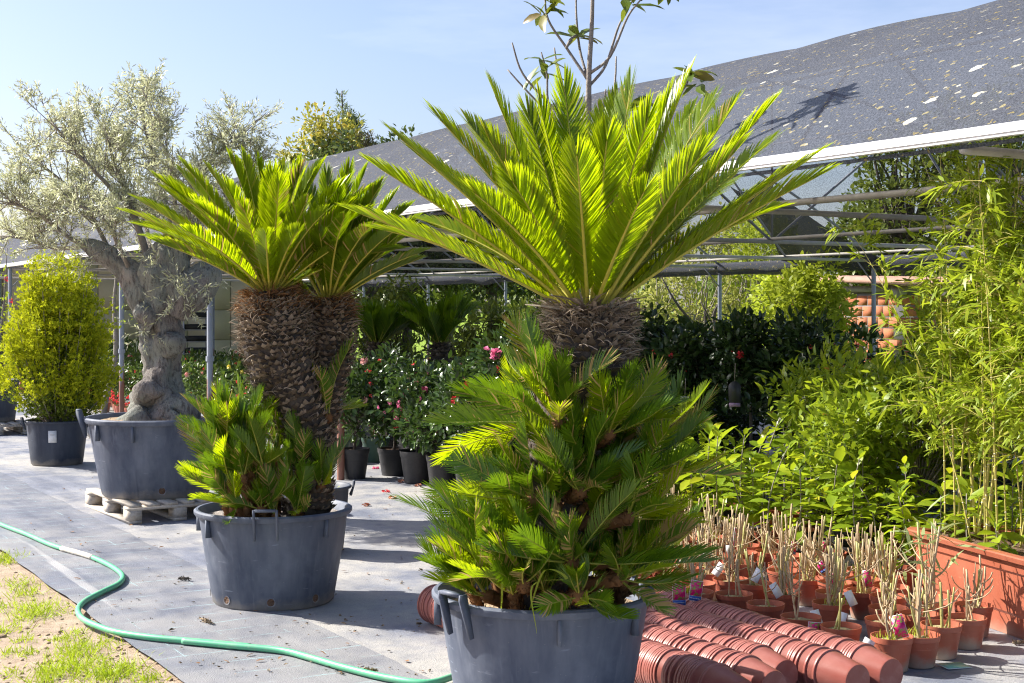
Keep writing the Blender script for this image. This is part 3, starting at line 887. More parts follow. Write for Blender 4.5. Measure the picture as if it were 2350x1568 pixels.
# ---------------------------------------------------------------- sago palms
def frond_mesh(mb, base, tip, rng, arch=0.10, n=64, lmax=0.16, w=0.0075, vee=0.55, r0=0.008, start=0.10, curl=0.12, twist=0.0, miL=0, miR=1, tan=0.0, miT=2, ang0=72, ang1=28):
    base = np.asarray(base, float); tip = np.asarray(tip, float)
    L = np.linalg.norm(tip - base)
    up = np.array((0, 0, 1.0))
    d0 = vn(tip - base)
    nrm = up - d0 * d0[2]
    if np.linalg.norm(nrm) < 0.08:
        nrm = nrm + np.array((0, 0.1, 0))
    nrm = vn(nrm)
    if twist:
        nrm = vn(nrm * math.cos(twist) + np.cross(d0, nrm) * math.sin(twist))
    ctrl = (base + tip) / 2 + nrm * arch * L
    pts = bez(base, ctrl, tip, 14)
    rad = np.linspace(r0, r0 * 0.22, 14)
    mb.tube(pts, rad, 5, miR, cap=False)
    p = np.linspace(start, 0.995, n)
    p = np.repeat(p, 2)
    sg = np.tile((1.0, -1.0), n)
    p = np.clip(p + rng.normal(0, 0.003, len(p)), 0, 0.999)
    t = p[:, None]
    P = (1 - t) ** 2 * base + 2 * (1 - t) * t * ctrl + t ** 2 * tip
    T = vn(2 * (1 - t) * (ctrl - base) + 2 * t * (tip - ctrl))
    N = vn(nrm - T * (T @ nrm)[:, None])
    S = np.cross(T, N)
    ang = np.radians(ang0 + (ang1 - ang0) * np.clip((p - start) / 0.7, 0, 1) ** 1.5 + (10 - ang1) * np.clip((p - 0.80) / 0.2, 0, 1) ** 1.6) + rng.normal(0, 0.03, len(p))
    ve = vee + rng.normal(0, 0.07, len(p))
    out = S * (sg * np.cos(ve))[:, None] + N * np.sin(ve)[:, None]
    D = vn(T * np.cos(ang)[:, None] + out * np.sin(ang)[:, None])
    prof = np.clip(np.minimum(0.30 + 2.6 * (p - start), 1.0), 0, 1) * (1 - 0.22 * np.clip((p - 0.8) / 0.2, 0, 1) ** 2)
    ln = lmax * prof * rng.uniform(0.9, 1.08, len(p))
    Wd = vn(T - D * np.sum(T * D, 1)[:, None])
    B = vn(np.cross(D, Wd)) * sg[:, None]
    # three sections and a tip, bending forward and down
    rows = []
    for q, ww in ((0.0, 0.75), (0.42, 1.0), (0.8, 0.7)):
        c = P + D * (ln * q)[:, None] + T * (curl * ln * q * q)[:, None] - N * (0.04 * ln * q * q)[:, None]
        rows.append(c - Wd * (0.5 * w * ww))
        rows.append(c + Wd * (0.5 * w * ww))
    rows.append(P + D * ln[:, None] + T * (curl * ln)[:, None] - N * (0.05 * ln)[:, None])
    V = np.stack(rows, 1)
    m = len(p)
    sel = rng.uniform(size=m) < tan
    for msk, mi in ((~sel, miL), (sel, miT)):
        idx = np.nonzero(msk)[0]
        if not len(idx):
            continue
        Vs = V[idx].reshape(-1, 3)
        off = (np.arange(len(idx)) * 7)[:, None]
        n0 = mb.n
        mb.v.append(Vs)
        mb.n += len(Vs)
        mb.f.append((np.concatenate([off + np.array((0, 1, 3, 2)), off + np.array((2, 3, 5, 4))]) + n0, mi))
        mb.f.append((off + np.array((4, 5, 6)) + n0, mi))
    return mb

def trunk_shape(path, rads, rng, seg=36, rough=0.008, ring=0.0):
    """lumpy trunk body"""
    path = catmull(path, 6)
    rads = catmull(np.asarray(rads, float).reshape(-1, 1) * (1, 0, 0), 6)[:, 0]
    mb = MB()
    T = vn(np.gradient(path, axis=0))
    V = []
    for c, r, t in zip(path, rads, T):
        u = vn(np.cross(t, (0, 1, 0.01))); w = np.cross(t, u)
        for j in range(seg):
            a = 2 * np.pi * j / seg
            rr = r * (1 + ring * math.sin(c[2] * 2 * math.pi / 0.125)) * (1 + 0.06 * mnoise.noise((c[2] * 9, math.cos(a) * 2, math.sin(a) * 2))) + rng.normal(0, rough)
            V.append(c + rr * (u * math.cos(a) + w * math.sin(a)))
    n = len(path)
    F = [(i * seg + j, i * seg + (j + 1) % seg, (i + 1) * seg + (j + 1) % seg, (i + 1) * seg + j) for i in range(n - 1) for j in range(seg)]
    F.append(tuple((n - 1) * seg + j for j in range(seg)))
    mb.add(V, F)
    return mb, path, rads

T_SCALE = tmpl([(0, -.5, 0), (0, .5, 0), (.45, .55, .30), (.45, -.55, .30), (1, 0, .42), (.4, 0, .48)], [(0, 3, 5), (3, 4, 5), (4, 2, 5), (2, 1, 5), (0, 5, 1)])

def trunk_scales(path, rads, rng, pitch, lo=0.0, hi=1.0, size=0.034, ring=0.0):
    """old leaf bases: pointed scales in a spiral all round the trunk"""
    seglen = np.linalg.norm(np.diff(path, axis=0), axis=1)
    cum = np.concatenate([[0], np.cumsum(seglen)])
    P, D, N = [], [], []
    h = lo * cum[-1]
    row = 0
    while h < hi * cum[-1]:
        i = min(np.searchsorted(cum, h), len(path) - 1)
        c, r = path[i], rads[i]
        t = vn(path[min(i + 1, len(path) - 1)] - path[max(i - 1, 0)])
        u = vn(np.cross(t, (0, 1, 0.01))); w = np.cross(t, u)
        m = max(8, int(2 * np.pi * r / (size * 1.05)))
        band = 0.75 + 0.5 * (0.5 + 0.5 * math.sin(h * 26))
        for j in range(m):
            a = 2 * np.pi * (j + 0.5 * (row % 2)) / m + rng.normal(0, 0.04)
            o = u * math.cos(a) + w * math.sin(a)
            P.append(c + o * (r * (1 + ring * math.sin(c[2] * 2 * math.pi / 0.125)) - 0.004) + t * rng.normal(0, 0.004))
            D.append(t * 0.9 + o * (0.35 + rng.uniform(0, 0.35)) * band)
            N.append(o)
        h += pitch
        row += 1
    n = len(P)
    mb = MB()
    mb.leaves(P, D, N, size * rng.uniform(0.9, 1.5, n), size * rng.uniform(0.85, 1.1, n), T_SCALE)
    return mb

def fibres(mb, path, rads, rng, lo, hi, n, ln=0.09, w=0.004, out=0.55, droop=0.6, mi=0):
    """dry curled leaf stalks"""
    for _ in range(n):
        q = rng.uniform(lo, hi)
        i = min(int(q * (len(path) - 1)), len(path) - 1)
        t = vn(path[min(i + 1, len(path) - 1)] - path[max(i - 1, 0)])
        u = vn(np.cross(t, (0, 1, 0.01))); wv = np.cross(t, u)
        a = rng.uniform(0, 2 * np.pi)
        o = u * math.cos(a) + wv * math.sin(a)
        tg = np.cross(t, o)
        b = path[i] + o * rads[i] * 0.97 + t * rng.normal(0, 0.01)
        l = ln * rng.uniform(0.5, 1.3)
        side = rng.normal(0, 0.5)
        c1 = b + (t * rng.uniform(0.2, 0.9) + o * out + tg * side * 0.5) * l * 0.6
        c2 = c1 + (o * out * 0.6 - t * droop * rng.uniform(-0.4, 1.2) + tg * side) * l * 0.7
        pts = bez(b, c1, c2, 5)
        wd = vn(np.cross(pts[-1] - pts[0], o) + 0.3 * rng.normal(size=3)) * w * rng.uniform(0.6, 1.4)
        V, F = [], []
        for kk, pt in enumerate(pts):
            f = 1 - 0.7 * kk / 4
            V += [pt - wd * f, pt + wd * f]
        F = [(2 * k_, 2 * k_ + 1, 2 * k_ + 3, 2 * k_ + 2) for k_ in range(4)]
        mb.add(V, F, mi)
    return mb

POT_R, POT_RB, POT_H = 0.43, 0.328, 0.517

def big_pot(root, R, Rb, H, mat, handles=(), ribs=(), soil='soil_tan', soil_drop=0.06, rng=None, holes=(), seam=None):
    """nursery tub: tapered wall, rolled rim, ribs under the rim, bracket handles"""
    s = R / 0.43
    pr = [(0.0, 0.004), (Rb - 0.012, 0.0), (Rb, 0.012), (Rb + (R - Rb) * 0.5, H * 0.5), (R - 0.008, H - 0.036 * s), (R + 0.012 * s, H - 0.034 * s), (R + 0.02 * s, H - 0.022 * s), (R + 0.02 * s, H - 0.008 * s), (R + 0.010 * s, H),
          (R - 0.004, H), (R - 0.016, H - 0.01), (R - 0.022 - (R - Rb) * 0.16, H * 0.84), (R - 0.03 - (R - Rb) * 0.4, H * 0.62)]
    pot = MB().lathe(pr, 72).build('pot', mat, root, True, 38)
    for a in handles:
        o = np.array((math.cos(a), math.sin(a), 0)); g_ = np.array((-math.sin(a), math.cos(a), 0)); z = np.array((0, 0, 1.0))
        mb = MB()
        for sgn in (-1, 1):
            c = g_ * sgn * 0.062 * s
            poly = [o * (R - 0.006) + z * (H - 0.125 * s), o * (R + 0.012) + z * (H - 0.13 * s), o * (R + 0.062 * s) + z * (H + 0.02 * s), o * (R + 0.062 * s) + z * (H + 0.045 * s), o * (R + 0.03 * s) + z * (H + 0.045 * s), o * (R + 0.012) + z * (H - 0.03)]
            V = [c + p - g_ * 0.006 * s for p in poly] + [c + p + g_ * 0.006 * s for p in poly]
            m = len(poly)
            mb.add(V, [tuple(range(m))[::-1], tuple(range(m, 2 * m))] + [(i, (i + 1) % m, m + (i + 1) % m, m + i) for i in range(m)])
        mb.box(o * (R + 0.05 * s) + z * (H + 0.042 * s), 0.026 * s, 0.112 * s, 0.014 * s, np.array([o, g_, z]))
        mb.build('handle', mat, pot)
    for a in ribs:
        o = np.array((math.cos(a), math.sin(a), 0)); g_ = np.array((-math.sin(a), math.cos(a), 0)); z = np.array((0, 0, 1.0))
        MB().box(o * (R - 0.004) + z * (H - 0.085 * s), 0.03 * s, 0.014 * s, 0.10 * s, np.array([o, g_, z])).build('rib', mat, pot)
    for a in holes:
        o = np.array((math.cos(a), math.sin(a), 0))
        zc = 0.055 * s
        rr = Rb + (R - Rb) * zc / H
        g_ = np.array((-math.sin(a), math.cos(a), 0)); z = np.array((0, 0, 1.0))
        aa = np.linspace(0, 2 * np.pi, 14, endpoint=False)
        V = [o * (rr + 0.002) + z * zc + 0.021 * s * (g_ * math.cos(x) + z * math.sin(x)) for x in aa]
        V2 = [o * (rr + 0.003) + z * zc + 0.027 * s * (g_ * math.cos(x) + z * math.sin(x)) for x in aa]
        mb = MB().add(V, [tuple(range(14))], 1).add(V + V2, [(i, (i + 1) % 14, 14 + (i + 1) % 14, 14 + i) for i in range(14)], 0)
        mb.build('drain_hole', [mat, 'soil_brown'], pot)
    if seam is not None:
        a = seam
        o = np.array((math.cos(a), math.sin(a), 0)); g_ = np.array((-math.sin(a), math.cos(a), 0))
        V = []
        for q in np.linspace(0.02, 0.92, 12):
            rr = Rb + (R - 0.008 - Rb) * q
            V += [o * (rr - 0.004) + g_ * 0.006 + (0, 0, H * q), o * (rr + 0.005) + (0, 0, H * q), o * (rr - 0.004) - g_ * 0.006 + (0, 0, H * q)]
        F = [(3 * i + j, 3 * i + j + 1, 3 * i + j + 4, 3 * i + j + 3) for i in range(11) for j in range(2)]
        MB().add(V, F).build('seam', mat, pot)
    so = soil_disc(R - 0.024 - (R - Rb) * 0.16, H - soil_drop, rng or rng0, 9, 40, 0.008, 0.012).build('soil', soil, root, True)
    return pot

PALM_MATS = ['palm_leaf', 'rachis', 'palm_leaf_tan']
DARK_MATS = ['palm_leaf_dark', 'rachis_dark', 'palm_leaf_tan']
MID_MATS = ['palm_leaf_mid', 'rachis', 'palm_leaf_tan']

def pup(root, base, axis, n, ln, rng, spread=0.75, mats=DARK_MATS, tan=0.05, bulb=0.03, targets=None, join=None):
    """offset on the trunk: a brown bulb with a rosette of short fronds"""
    base = np.asarray(base, float)
    axis = vn(axis)
    mb = MB()
    u = vn(np.cross(axis, (0.2, 0.1, 1.0))); w = np.cross(axis, u)
    V, F = [], []
    for i, (q, r) in enumerate(((-0.9, 0.5), (-0.3, 0.95), (0.3, 1.0), (0.8, 0.72), (1.15, 0.25))):
        for j in range(9):
            a = 2 * np.pi * j / 9
            rr = bulb * r * (1 + 0.12 * rng.normal())
            V.append(base + axis * bulb * q + rr * (u * math.cos(a) + w * math.sin(a)))
    F = [(i * 9 + j, i * 9 + (j + 1) % 9, (i + 1) * 9 + (j + 1) % 9, (i + 1) * 9 + j) for i in range(4) for j in range(9)] + [tuple(36 + j for j in range(9))]
    mb.add(V, F)
    for _ in range(26):
        o = vn(axis * rng.uniform(0.2, 1) + u * rng.normal(0, .8) + w * rng.normal(0, .8))
        b = base + o * bulb * 0.8
        mb.add([b - u * 0.003, b + u * 0.003, b + o * bulb * rng.uniform(0.5, 1.2)], [(0, 1, 2)])
    if join is not None:
        pj = bez(np.asarray(join, float), (np.asarray(join) + base) / 2 - axis * 0.03, base, 7)
        mb.tube(pj, np.linspace(bulb * 0.95, bulb * 0.9, 7), 9)
        for q_ in range(70):
            i_ = rng.integers(0, 6)
            o_ = vn(rng.normal(size=3)); t_ = vn(pj[i_ + 1] - pj[i_]); o_ = vn(o_ - t_ * np.dot(o_, t_))
            c_ = pj[i_] + (pj[i_ + 1] - pj[i_]) * rng.uniform() + o_ * bulb * 0.85
            s_ = np.cross(o_, t_)
            mb.add([c_ - s_ * 0.009, c_ + s_ * 0.009, c_ + t_ * 0.022 + o_ * 0.014], [(0, 1, 2)])
    pb = mb.build('pup', 'palm_fibre_brown', root)
    k = 0
    dirs = []
    for i in range(n):
        a = 2 * np.pi * i * 0.382 * 1.0 + rng.uniform(-0.3, 0.3)
        sp = spread * rng.uniform(0.35, 1.15)
        dirs.append((vn(axis + (u * math.cos(a) + w * math.sin(a)) * sp + np.array((0, 0, 0.12))), ln * rng.uniform(0.62, 1.12)))
    if targets:
        for tp in targets:
            d = np.asarray(tp) - base
            dirs.append((vn(d), np.linalg.norm(d)))
    for d, l in dirs:
        mb = MB()
        b = base + d * bulb * 0.8
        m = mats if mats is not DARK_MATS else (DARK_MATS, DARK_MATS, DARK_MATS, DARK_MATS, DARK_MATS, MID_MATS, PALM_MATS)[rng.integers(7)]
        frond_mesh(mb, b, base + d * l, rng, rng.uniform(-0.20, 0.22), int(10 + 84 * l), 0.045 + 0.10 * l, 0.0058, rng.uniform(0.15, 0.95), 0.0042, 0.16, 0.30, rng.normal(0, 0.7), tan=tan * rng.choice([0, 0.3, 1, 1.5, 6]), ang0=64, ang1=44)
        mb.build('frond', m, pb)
    return pb

# --- the palm in front
rng = np.random.default_rng(21)
FP = np.array(((1247 - U0) / FPX * 5.57, 5.57, 0.0)); FP = onfloor(FP[0], FP[1])
palm1 = thing('potted_sago_palm', 'large sago palm with bright open crown and pup covered trunk in the foreground tub', 'potted palm', FP)
def p1(u, v, dy=0.0): return W(u, v, 5.52 + dy) - FP
big_pot(palm1, POT_R - 0.012, POT_RB, POT_H + 0.0, 'pot_slate', handles=[math.radians(222), math.radians(42)], ribs=[math.radians(x) for x in (277, 325, 187, 97, 132)], rng=rng, soil='soil_tan', soil_drop=0.07)
path = [np.array((0, 0, 0.38)), p1(1262, 1250), p1(1300, 1050, 0.03), p1(1335, 900, .02), p1(1348, 800), p1(1352, 735), p1(1352, 712)]
mb, pth, rds = trunk_shape(path, [0.13, 0.145, 0.15, 0.155, 0.156, 0.138, 0.095], rng)
tr = mb.build('trunk', 'palm_bark', palm1)
tag(trunk_scales(pth, rds, rng, 0.026, 0.0, 0.97, 0.032).build('leaf_bases', 'palm_scale', tr), kind='stuff')
mb = MB()
fibres(mb, pth, rds, rng, 0.60, 0.97, 1500, 0.088, 0.0034, 0.7, 0.5)
fibres(mb, pth, rds, rng, 0.15, 0.6, 420, 0.08, 0.003, 0.6, 0.5)
fibres(mb, pth, rds, rng, 0.86, 0.99, 300, 0.11, 0.008, 0.5, -0.1)
tag(mb.build('dry_fibres', 'palm_fibre_grey', tr), kind='stuff')
CR = p1(1352, 700)
tips = [(800, 480, -.15, .06), (846, 370, -.25, .05), (896, 298, .10, .06), (992, 252, -.30, .07), (1062, 262, .45, .08), (1124, 192, -.15, .04), (1292, 176, .15, .02), (1322, 335, -.66, .05), (1452, 178, .10, .0),
        (1496, 245, -.22, .03), (1588, 158, .05, .02), (1698, 224, .32, .03), (1779, 230, -.12, .02), (1786, 308, .38, .05), (1890, 342, .15, .04), (1904, 390, -.1, .05), (1486, 424, -.62, .04), (1073, 428, -.58, .07),
        (966, 500, .42, .10), (1386, 245, .55, .02), (1600, 235, .50, .05), (1180, 300, .62, .05), (1500, 330, .75, .05), (1690, 400, .6, .08), (1040, 400, .6, .08), (1330, 300, .8, .04), (1280, 420, .9, .1), (1800, 470, .45, .10),
        (935, 335, .28, .07), (1205, 240, .30, .03), (1395, 300, -.42, .03), (1645, 215, .25, .02), (1850, 372, .28, .05), (1165, 400, -.50, .06), (1620, 340, -.36, .04), (860, 520, .2, .1), (1232, 215, .12, .02), (1422, 212, .28, .02), (1542, 205, -.05, .02), (1110, 300, -.32, .04), (1705, 330, -.2, .03)]
for (u, v, dy, ar) in tips:
    tp = CR + (p1(u, v, dy) - CR) * 0.945
    d = vn((tp - CR) * (1, 1, 0.25))
    b = CR + d * 0.055 + np.array((0, 0, -0.035))
    mb = MB()
    frond_mesh(mb, b, tp, rng, ar + rng.normal(0, 0.01), 165, 0.124, 0.0070, rng.uniform(0.30, 0.55), 0.0095, 0.13, 0.22, rng.normal(0, 0.12), tan=rng.choice([0.0, 0.01, 0.03]), ang0=60, ang1=42)
    mb.build('frond', PALM_MATS, palm1)
def facing(p, extra=(0, 0, 0.5)):
    """outward from the trunk axis near p"""
    i = int(np.argmin(np.abs(pth[:, 2] - p[2])))
    d = (p - pth[i]) * (1, 1, 0)
    return vn(vn(d) + np.array(extra))
pups1 = [  # u, v, dy, number, length, spread, targets
    (1262, 905, -.10, 5, .26, .7, [(1180, 745, .05), (1212, 800, -.05), (1158, 815, .1)]),
    (1282, 972, -.18, 6, .28, .8, [(1012, 972, -.05), (1064, 900, -.15), (1100, 885, -.3), (1300, 828, -.28), (1392, 832, -.3), (1030, 1040, -.2)]),
    (1395, 1000, -.17, 6, .28, .8, [(1500, 872, -.15), (1455, 850, -.25), (1530, 960, -.2)]),
    (1470, 1080, -.10, 6, .30, .8, [(1672, 1092, -.05), (1600, 975, -.1), (1560, 890, .0), (1640, 1060, -.2), (1500, 850, .1)]),
    (1225, 1150, -.19, 6, .26, .8, [(1040, 1052, -.2), (1062, 1132, -.3), (1110, 1080, -.1)]),
    (1330, 1130, -.24, 6, .24, .9, [(1450, 1040, -.3), (1240, 1060, -.38)]),
    (1440, 1190, -.20, 6, .27, .9, [(1560, 1090, -.3), (1590, 1200, -.1)]),
    (1312, 1292, -.30, 4, .20, .7, [(1450, 1130, -.42), (1180, 1172, -.42), (1122, 1262, -.45), (1606, 1272, -.35), (1250, 1150, -.4), (1200, 1230, -.5)]),
    (1140, 1320, -.22, 6, .26, .8, [(930, 1152, -.3), (1082, 1082, -.2), (1020, 1150, -.25), (1090, 1180, -.4)]),
    (1200, 1345, -.33, 6, .20, .9, [(1060, 1330, -.45), (1140, 1250, -.45)]),
    (1420, 1330, -.27, 6, .22, .9, [(1520, 1400, -.45), (1570, 1330, -.35), (1500, 1240, -.3), (1615, 1290, -.2)]),
    (1330, 1370, -.36, 5, .18, .9, [(1440, 1420, -.5), (1250, 1390, -.5), (1350, 1385, -.52)]),
    (1180, 1240, -.15, 5, .25, .9, [(1010, 1160, -.1)]),
    (1470, 1270, -.05, 6, .28, .8, [(1600, 1180, .05)]),
    (1120, 1370, -.12, 5, .22, .8, [(1010, 1260, -.2)]),
    (1500, 1000, .10, 5, .28, .8, []), (1230, 1010, .12, 5, .28, .8, []), (1450, 1350, .1, 5, .26, .8, []), (1150, 1180, .14, 5, .26, .8, []),
]
for (u, v, dy, n, ln, sp, tg) in pups1:
    b = p1(u, v, dy)
    i_ = int(np.argmin(np.abs(pth[:, 2] - (b[2] - 0.08))))
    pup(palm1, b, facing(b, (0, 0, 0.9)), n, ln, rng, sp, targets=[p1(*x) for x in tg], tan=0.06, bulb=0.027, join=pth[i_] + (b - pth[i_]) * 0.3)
for i in range(34):      # more offsets all round the lower trunk and out of the soil
    if i < 21:
        z = 0.60 + 0.52 * rng.uniform() ** 0.9
        a = math.radians(rng.uniform(165, 385))
        k_ = int(np.argmin(np.abs(pth[:, 2] - z)))
        b = pth[k_] + np.array((math.cos(a), math.sin(a), 0)) * (rds[k_] + 0.035)
        jn = pth[max(0, k_ - 2)]
    else:
        a = math.radians(rng.uniform(150, 390)); q_ = rng.uniform(0.2, 0.34)
        b = np.array((q_ * math.cos(a), q_ * math.sin(a), 0.50 + rng.uniform(0, 0.10)))
        jn = b * (0.9, 0.9, 0) + (0, 0, 0.42)
    pup(palm1, b, vn(np.array((math.cos(a) * 0.55, math.sin(a) * 0.55, 1.0))), int(rng.integers(6, 9)), rng.uniform(0.16, 0.28), rng, 0.60, tan=0.06, bulb=0.02, join=jn)
# long grass blades growing at the rim
for pts in ([(1215, 1400, -.33), (1250, 1310, -.42), (1300, 1330, -.44), (1222, 1345, -.44), (1232, 1455, -.47)], [(1150, 1400, -.3), (1160, 1300, -.36), (1210, 1262, -.4), (1265, 1290, -.42)]):
    c = catmull([p1(*x) for x in pts], 6)
    V = []
    for i, q in enumerate(c):
        ww = 0.006 * math.sin(math.pi * (0.12 + 0.86 * i / (len(c) - 1)))
        V += [q - (ww, 0, 0), q + (ww, 0, 0.002)]
    MB().add(V, [(2 * i, 2 * i + 1, 2 * i + 3, 2 * i + 2) for i in range(len(c) - 1)]).build('grass_blade', 'bright_leaf', palm1)

# --- the twin trunked palm behind it
rng = np.random.default_rng(33)
MP = onfloor((628 - U0) / FPX * 7.9, 7.9)
palm2 = thing('potted_sago_palm', 'twin trunked sago palm with two dense crowns in the middle tub', 'potted palm', MP)
def p2(u, v, dy=0.0): return W(u, v, 7.88 + dy) - MP
big_pot(palm2, POT_R - 0.015, POT_RB + 0.005, POT_H, 'pot_slate', handles=[math.radians(274), math.radians(94)], ribs=[math.radians(x) for x in (222, 322, 182, 40, 140)], rng=rng, soil='soil_grey', soil_drop=0.05, holes=[math.radians(x) for x in (233, 277, 190, 320)])
pathL = [p2(700, 1195, -.02), p2(712, 1090, -.02), p2(705, 1000, -.02), p2(672, 900, -.03), p2(642, 820, -.04), p2(632, 750, -.04), p2(625, 695, -.04), p2(622, 668, -.04)]
mb, pL, rL = trunk_shape(pathL, [0.13, 0.11, 0.115, 0.155, 0.182, 0.180, 0.155, 0.10], rng, ring=0.035)
tr = mb.build('trunk', 'palm_bark', palm2)
tag(trunk_scales(pL, rL, rng, 0.022, 0.0, 0.98, 0.031, ring=0.035).build('leaf_bases', 'palm_scale', tr), kind='stuff')
mb = MB()
fibres(mb, pL, rL, rng, 0.80, 0.99, 900, 0.09, 0.0036, 0.6, 0.4, 1)
fibres(mb, pL, rL, rng, 0.62, 0.92, 900, 0.10, 0.0034, 0.6, 0.6, 0)
fibres(mb, pL, rL, rng, 0.2, 0.72, 700, 0.075, 0.0036, 0.55, 0.7, 0)
tag(mb.build('dry_fibres', ['palm_fibre_grey', 'palm_fibre_brown'], tr), kind='stuff')
pathR = [p2(716, 1150, .05), p2(722, 1030, .09), p2(734, 920, .12), p2(748, 830, .14), p2(755, 760, .15), p2(755, 706, .15), p2(754, 684, .15)]
mb, pR, rR = trunk_shape(pathR, [0.10, 0.10, 0.11, 0.128, 0.132, 0.122, 0.08], rng, ring=0.04)
tr = mb.build('trunk', 'palm_bark', palm2)
tag(trunk_scales(pR, rR, rng, 0.022, 0.0, 0.98, 0.031, ring=0.035).build('leaf_bases', 'palm_scale', tr), kind='stuff')
mb = MB()
fibres(mb, pR, rR, rng, 0.75, 0.99, 600, 0.09, 0.0036, 0.6, 0.5, 1)
fibres(mb, pR, rR, rng, 0.5, 0.9, 500, 0.09, 0.0036, 0.6, 0.5, 0)
fibres(mb, pR, rR, rng, 0.2, 0.6, 400, 0.07, 0.0034, 0.5, 0.6, 0)
tag(mb.build('dry_fibres', ['palm_fibre_grey', 'palm_fibre_brown'], tr), kind='stuff')
C1, C2 = p2(620, 660, -.06), p2(754, 678, .16)
def crown_fronds(root, C, tips, fn, rng, lmax, mats, tan, extra, L, w=0.0072, n=124, rz=(0.15, 1.2)):
    lst = [fn(*x) for x in tips]
    for i in range(extra):
        a = 2 * np.pi * i * 0.618 + rng.uniform(-.2, .2)
        e = rng.uniform(*rz)
        l = L * rng.uniform(0.82, 1.08) * (1 - 0.22 * max(0, e - 0.8))
        lst.append(C + l * np.array((math.cos(a) * math.cos(e), math.sin(a) * math.cos(e), math.sin(e))))
    for tp in lst:
        d = vn((tp - C) * (1, 1, 0.3))
        mb = MB()
        frond_mesh(mb, C + d * 0.05 + np.array((0, 0, -0.03)), tp, rng, rng.uniform(0.05, 0.13), n, lmax, w, rng.uniform(0.45, 0.75), 0.008, 0.13, 0.22, rng.normal(0, 0.15), tan=tan * rng.choice([0, 0.3, 1, 2.5, 9], p=[.3, .3, .2, .12, .08]), ang0=58, ang1=40)
        mb.build('frond', mats, root)
crown_fronds(palm2, C1, [(300, 490, -.1), (322, 462, .1), (372, 416, -.2), (372, 560, -.35), (420, 402, .15), (450, 470, -.45), (484, 396, -.1), (520, 430, -.5), (545, 384, .1), (592, 380, -.1), (640, 420, -.55), (652, 386, .2), (690, 395, -.2), (700, 470, -.55), (735, 385, .1), (778, 430, -.2), (560, 480, -.6), (330, 520, -.3), (345, 545, .2)],
             p2, rng, 0.102, PALM_MATS, 0.05, 30, 0.78, rz=(0.3, 1.3))
crown_fronds(palm2, C2, [(960, 582, -.1), (950, 600, .15), (930, 482, .0), (900, 455, .25), (870, 430, -.1), (835, 400, .15), (800, 392, -.05), (905, 530, -.35), (850, 520, -.5), (790, 500, -.55), (700, 420, .4), (750, 400, .4), (935, 540, .3)],
             p2, rng, 0.098, MID_MATS, 0.05, 20, 0.64, rz=(0.2, 1.2))
def facing2(p, extra=(0, 0, 0.6)):
    d = (p - p2(715, 1000, 0.03)) * (1, 1, 0)
    return vn(vn(d) + np.array(extra))
pups2 = [
    (560, 1010, -.12, 7, .28, .6, [(430, 972, -.1), (500, 900, .0), (545, 880, -.05), (470, 1000, -.2), (620, 930, -.2), (595, 905, -.2)]),
    (575, 1090, -.18, 7, .26, .8, [(450, 1010, -.2), (610, 960, -.35), (650, 1040, -.3)]),
    (520, 1120, -.10, 7, .25, .8, [(425, 975, .1), (470, 1060, -.1)]),
    (545, 1160, -.22, 6, .22, .9, [(455, 1145, -.3), (480, 1080, -.3), (530, 1195, -.36)]),
    (600, 1170, -.24, 5, .18, .8, [(665, 1115, -.3), (660, 1090, -.35)]),
    (690, 1085, -.16, 2, .2, .5, [(672, 965, -.2), (700, 1005, -.25), (660, 1010, -.2)]),
    (735, 1120, -.10, 2, .2, .5, [(800, 1010, -.1), (770, 1040, -.2), (735, 1030, -.25), (715, 1070, -.3)]),
    (680, 1180, -.2, 3, .15, .8, [(660, 1060, -.28), (700, 1075, -.3), (710, 1150, -.33)]),
    (752, 960, -.02, 0, .2, .5, [(802, 800, .0), (692, 832, -.1), (735, 860, -.15)]),
    (770, 940, .12, 0, .2, .5, [(825, 935, .1), (810, 925, .2)]),
]
for (u, v, dy, n, ln, sp, tg) in pups2:
    b = p2(u, v, dy)
    jn = p2(705, min(v + 60, 1180), 0) if u > 640 else b * (0.8, 0.8, 0) + (0, 0, 0.44)
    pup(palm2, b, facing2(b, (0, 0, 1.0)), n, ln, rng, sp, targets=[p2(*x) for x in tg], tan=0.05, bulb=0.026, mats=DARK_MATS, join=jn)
for i in range(15):
    u, v, dy = rng.uniform(500, 640), rng.uniform(1000, 1190), rng.uniform(-.28, .05)
    b = p2(u, v, dy)
    pup(palm2, b, vn(np.array((rng.uniform(-.6, .1), rng.uniform(-.5, .2), 1.0))), int(rng.integers(5, 8)), rng.uniform(.2, .32), rng, .6, tan=.06, bulb=.02, join=b * (0.85, 0.85, 0) + (0, 0, 0.44))
# two small palms growing beyond the camellias
for i, (u, v, lab) in enumerate(((866, 806, 'small dark sago palm left of its twin beyond the camellias'), (1012, 808, 'wider dark sago palm right of its twin beyond the camellias'))):
    rng = np.random.default_rng(70 + i)
    Y = 20.5
    b = W(u, v, Y)
    b0 = onfloor(b[0], b[1])
    t_ = thing('sago_palm', lab, 'palm', b0)
    hz = b[2]
    mb, pp, rr = trunk_shape([(0, 0, -0.02), (0, 0, hz * 0.5), (0, 0, hz), (0, 0, hz + 0.12)], [0.15, 0.15, 0.14, 0.09], rng)
    tr = mb.build('trunk', 'palm_bark', t_)
    tag(trunk_scales(pp, rr, rng, 0.04, 0, 1, 0.05).build('leaf_bases', 'palm_scale', tr), kind='stuff')
    C = np.array((0, 0, hz + 0.1))
    crown_fronds(t_, C, [], None, rng, 0.20, DARK_MATS, 0.0, 30, 0.62 + 0.15 * i, 0.016, 34, (0.45, 1.3))

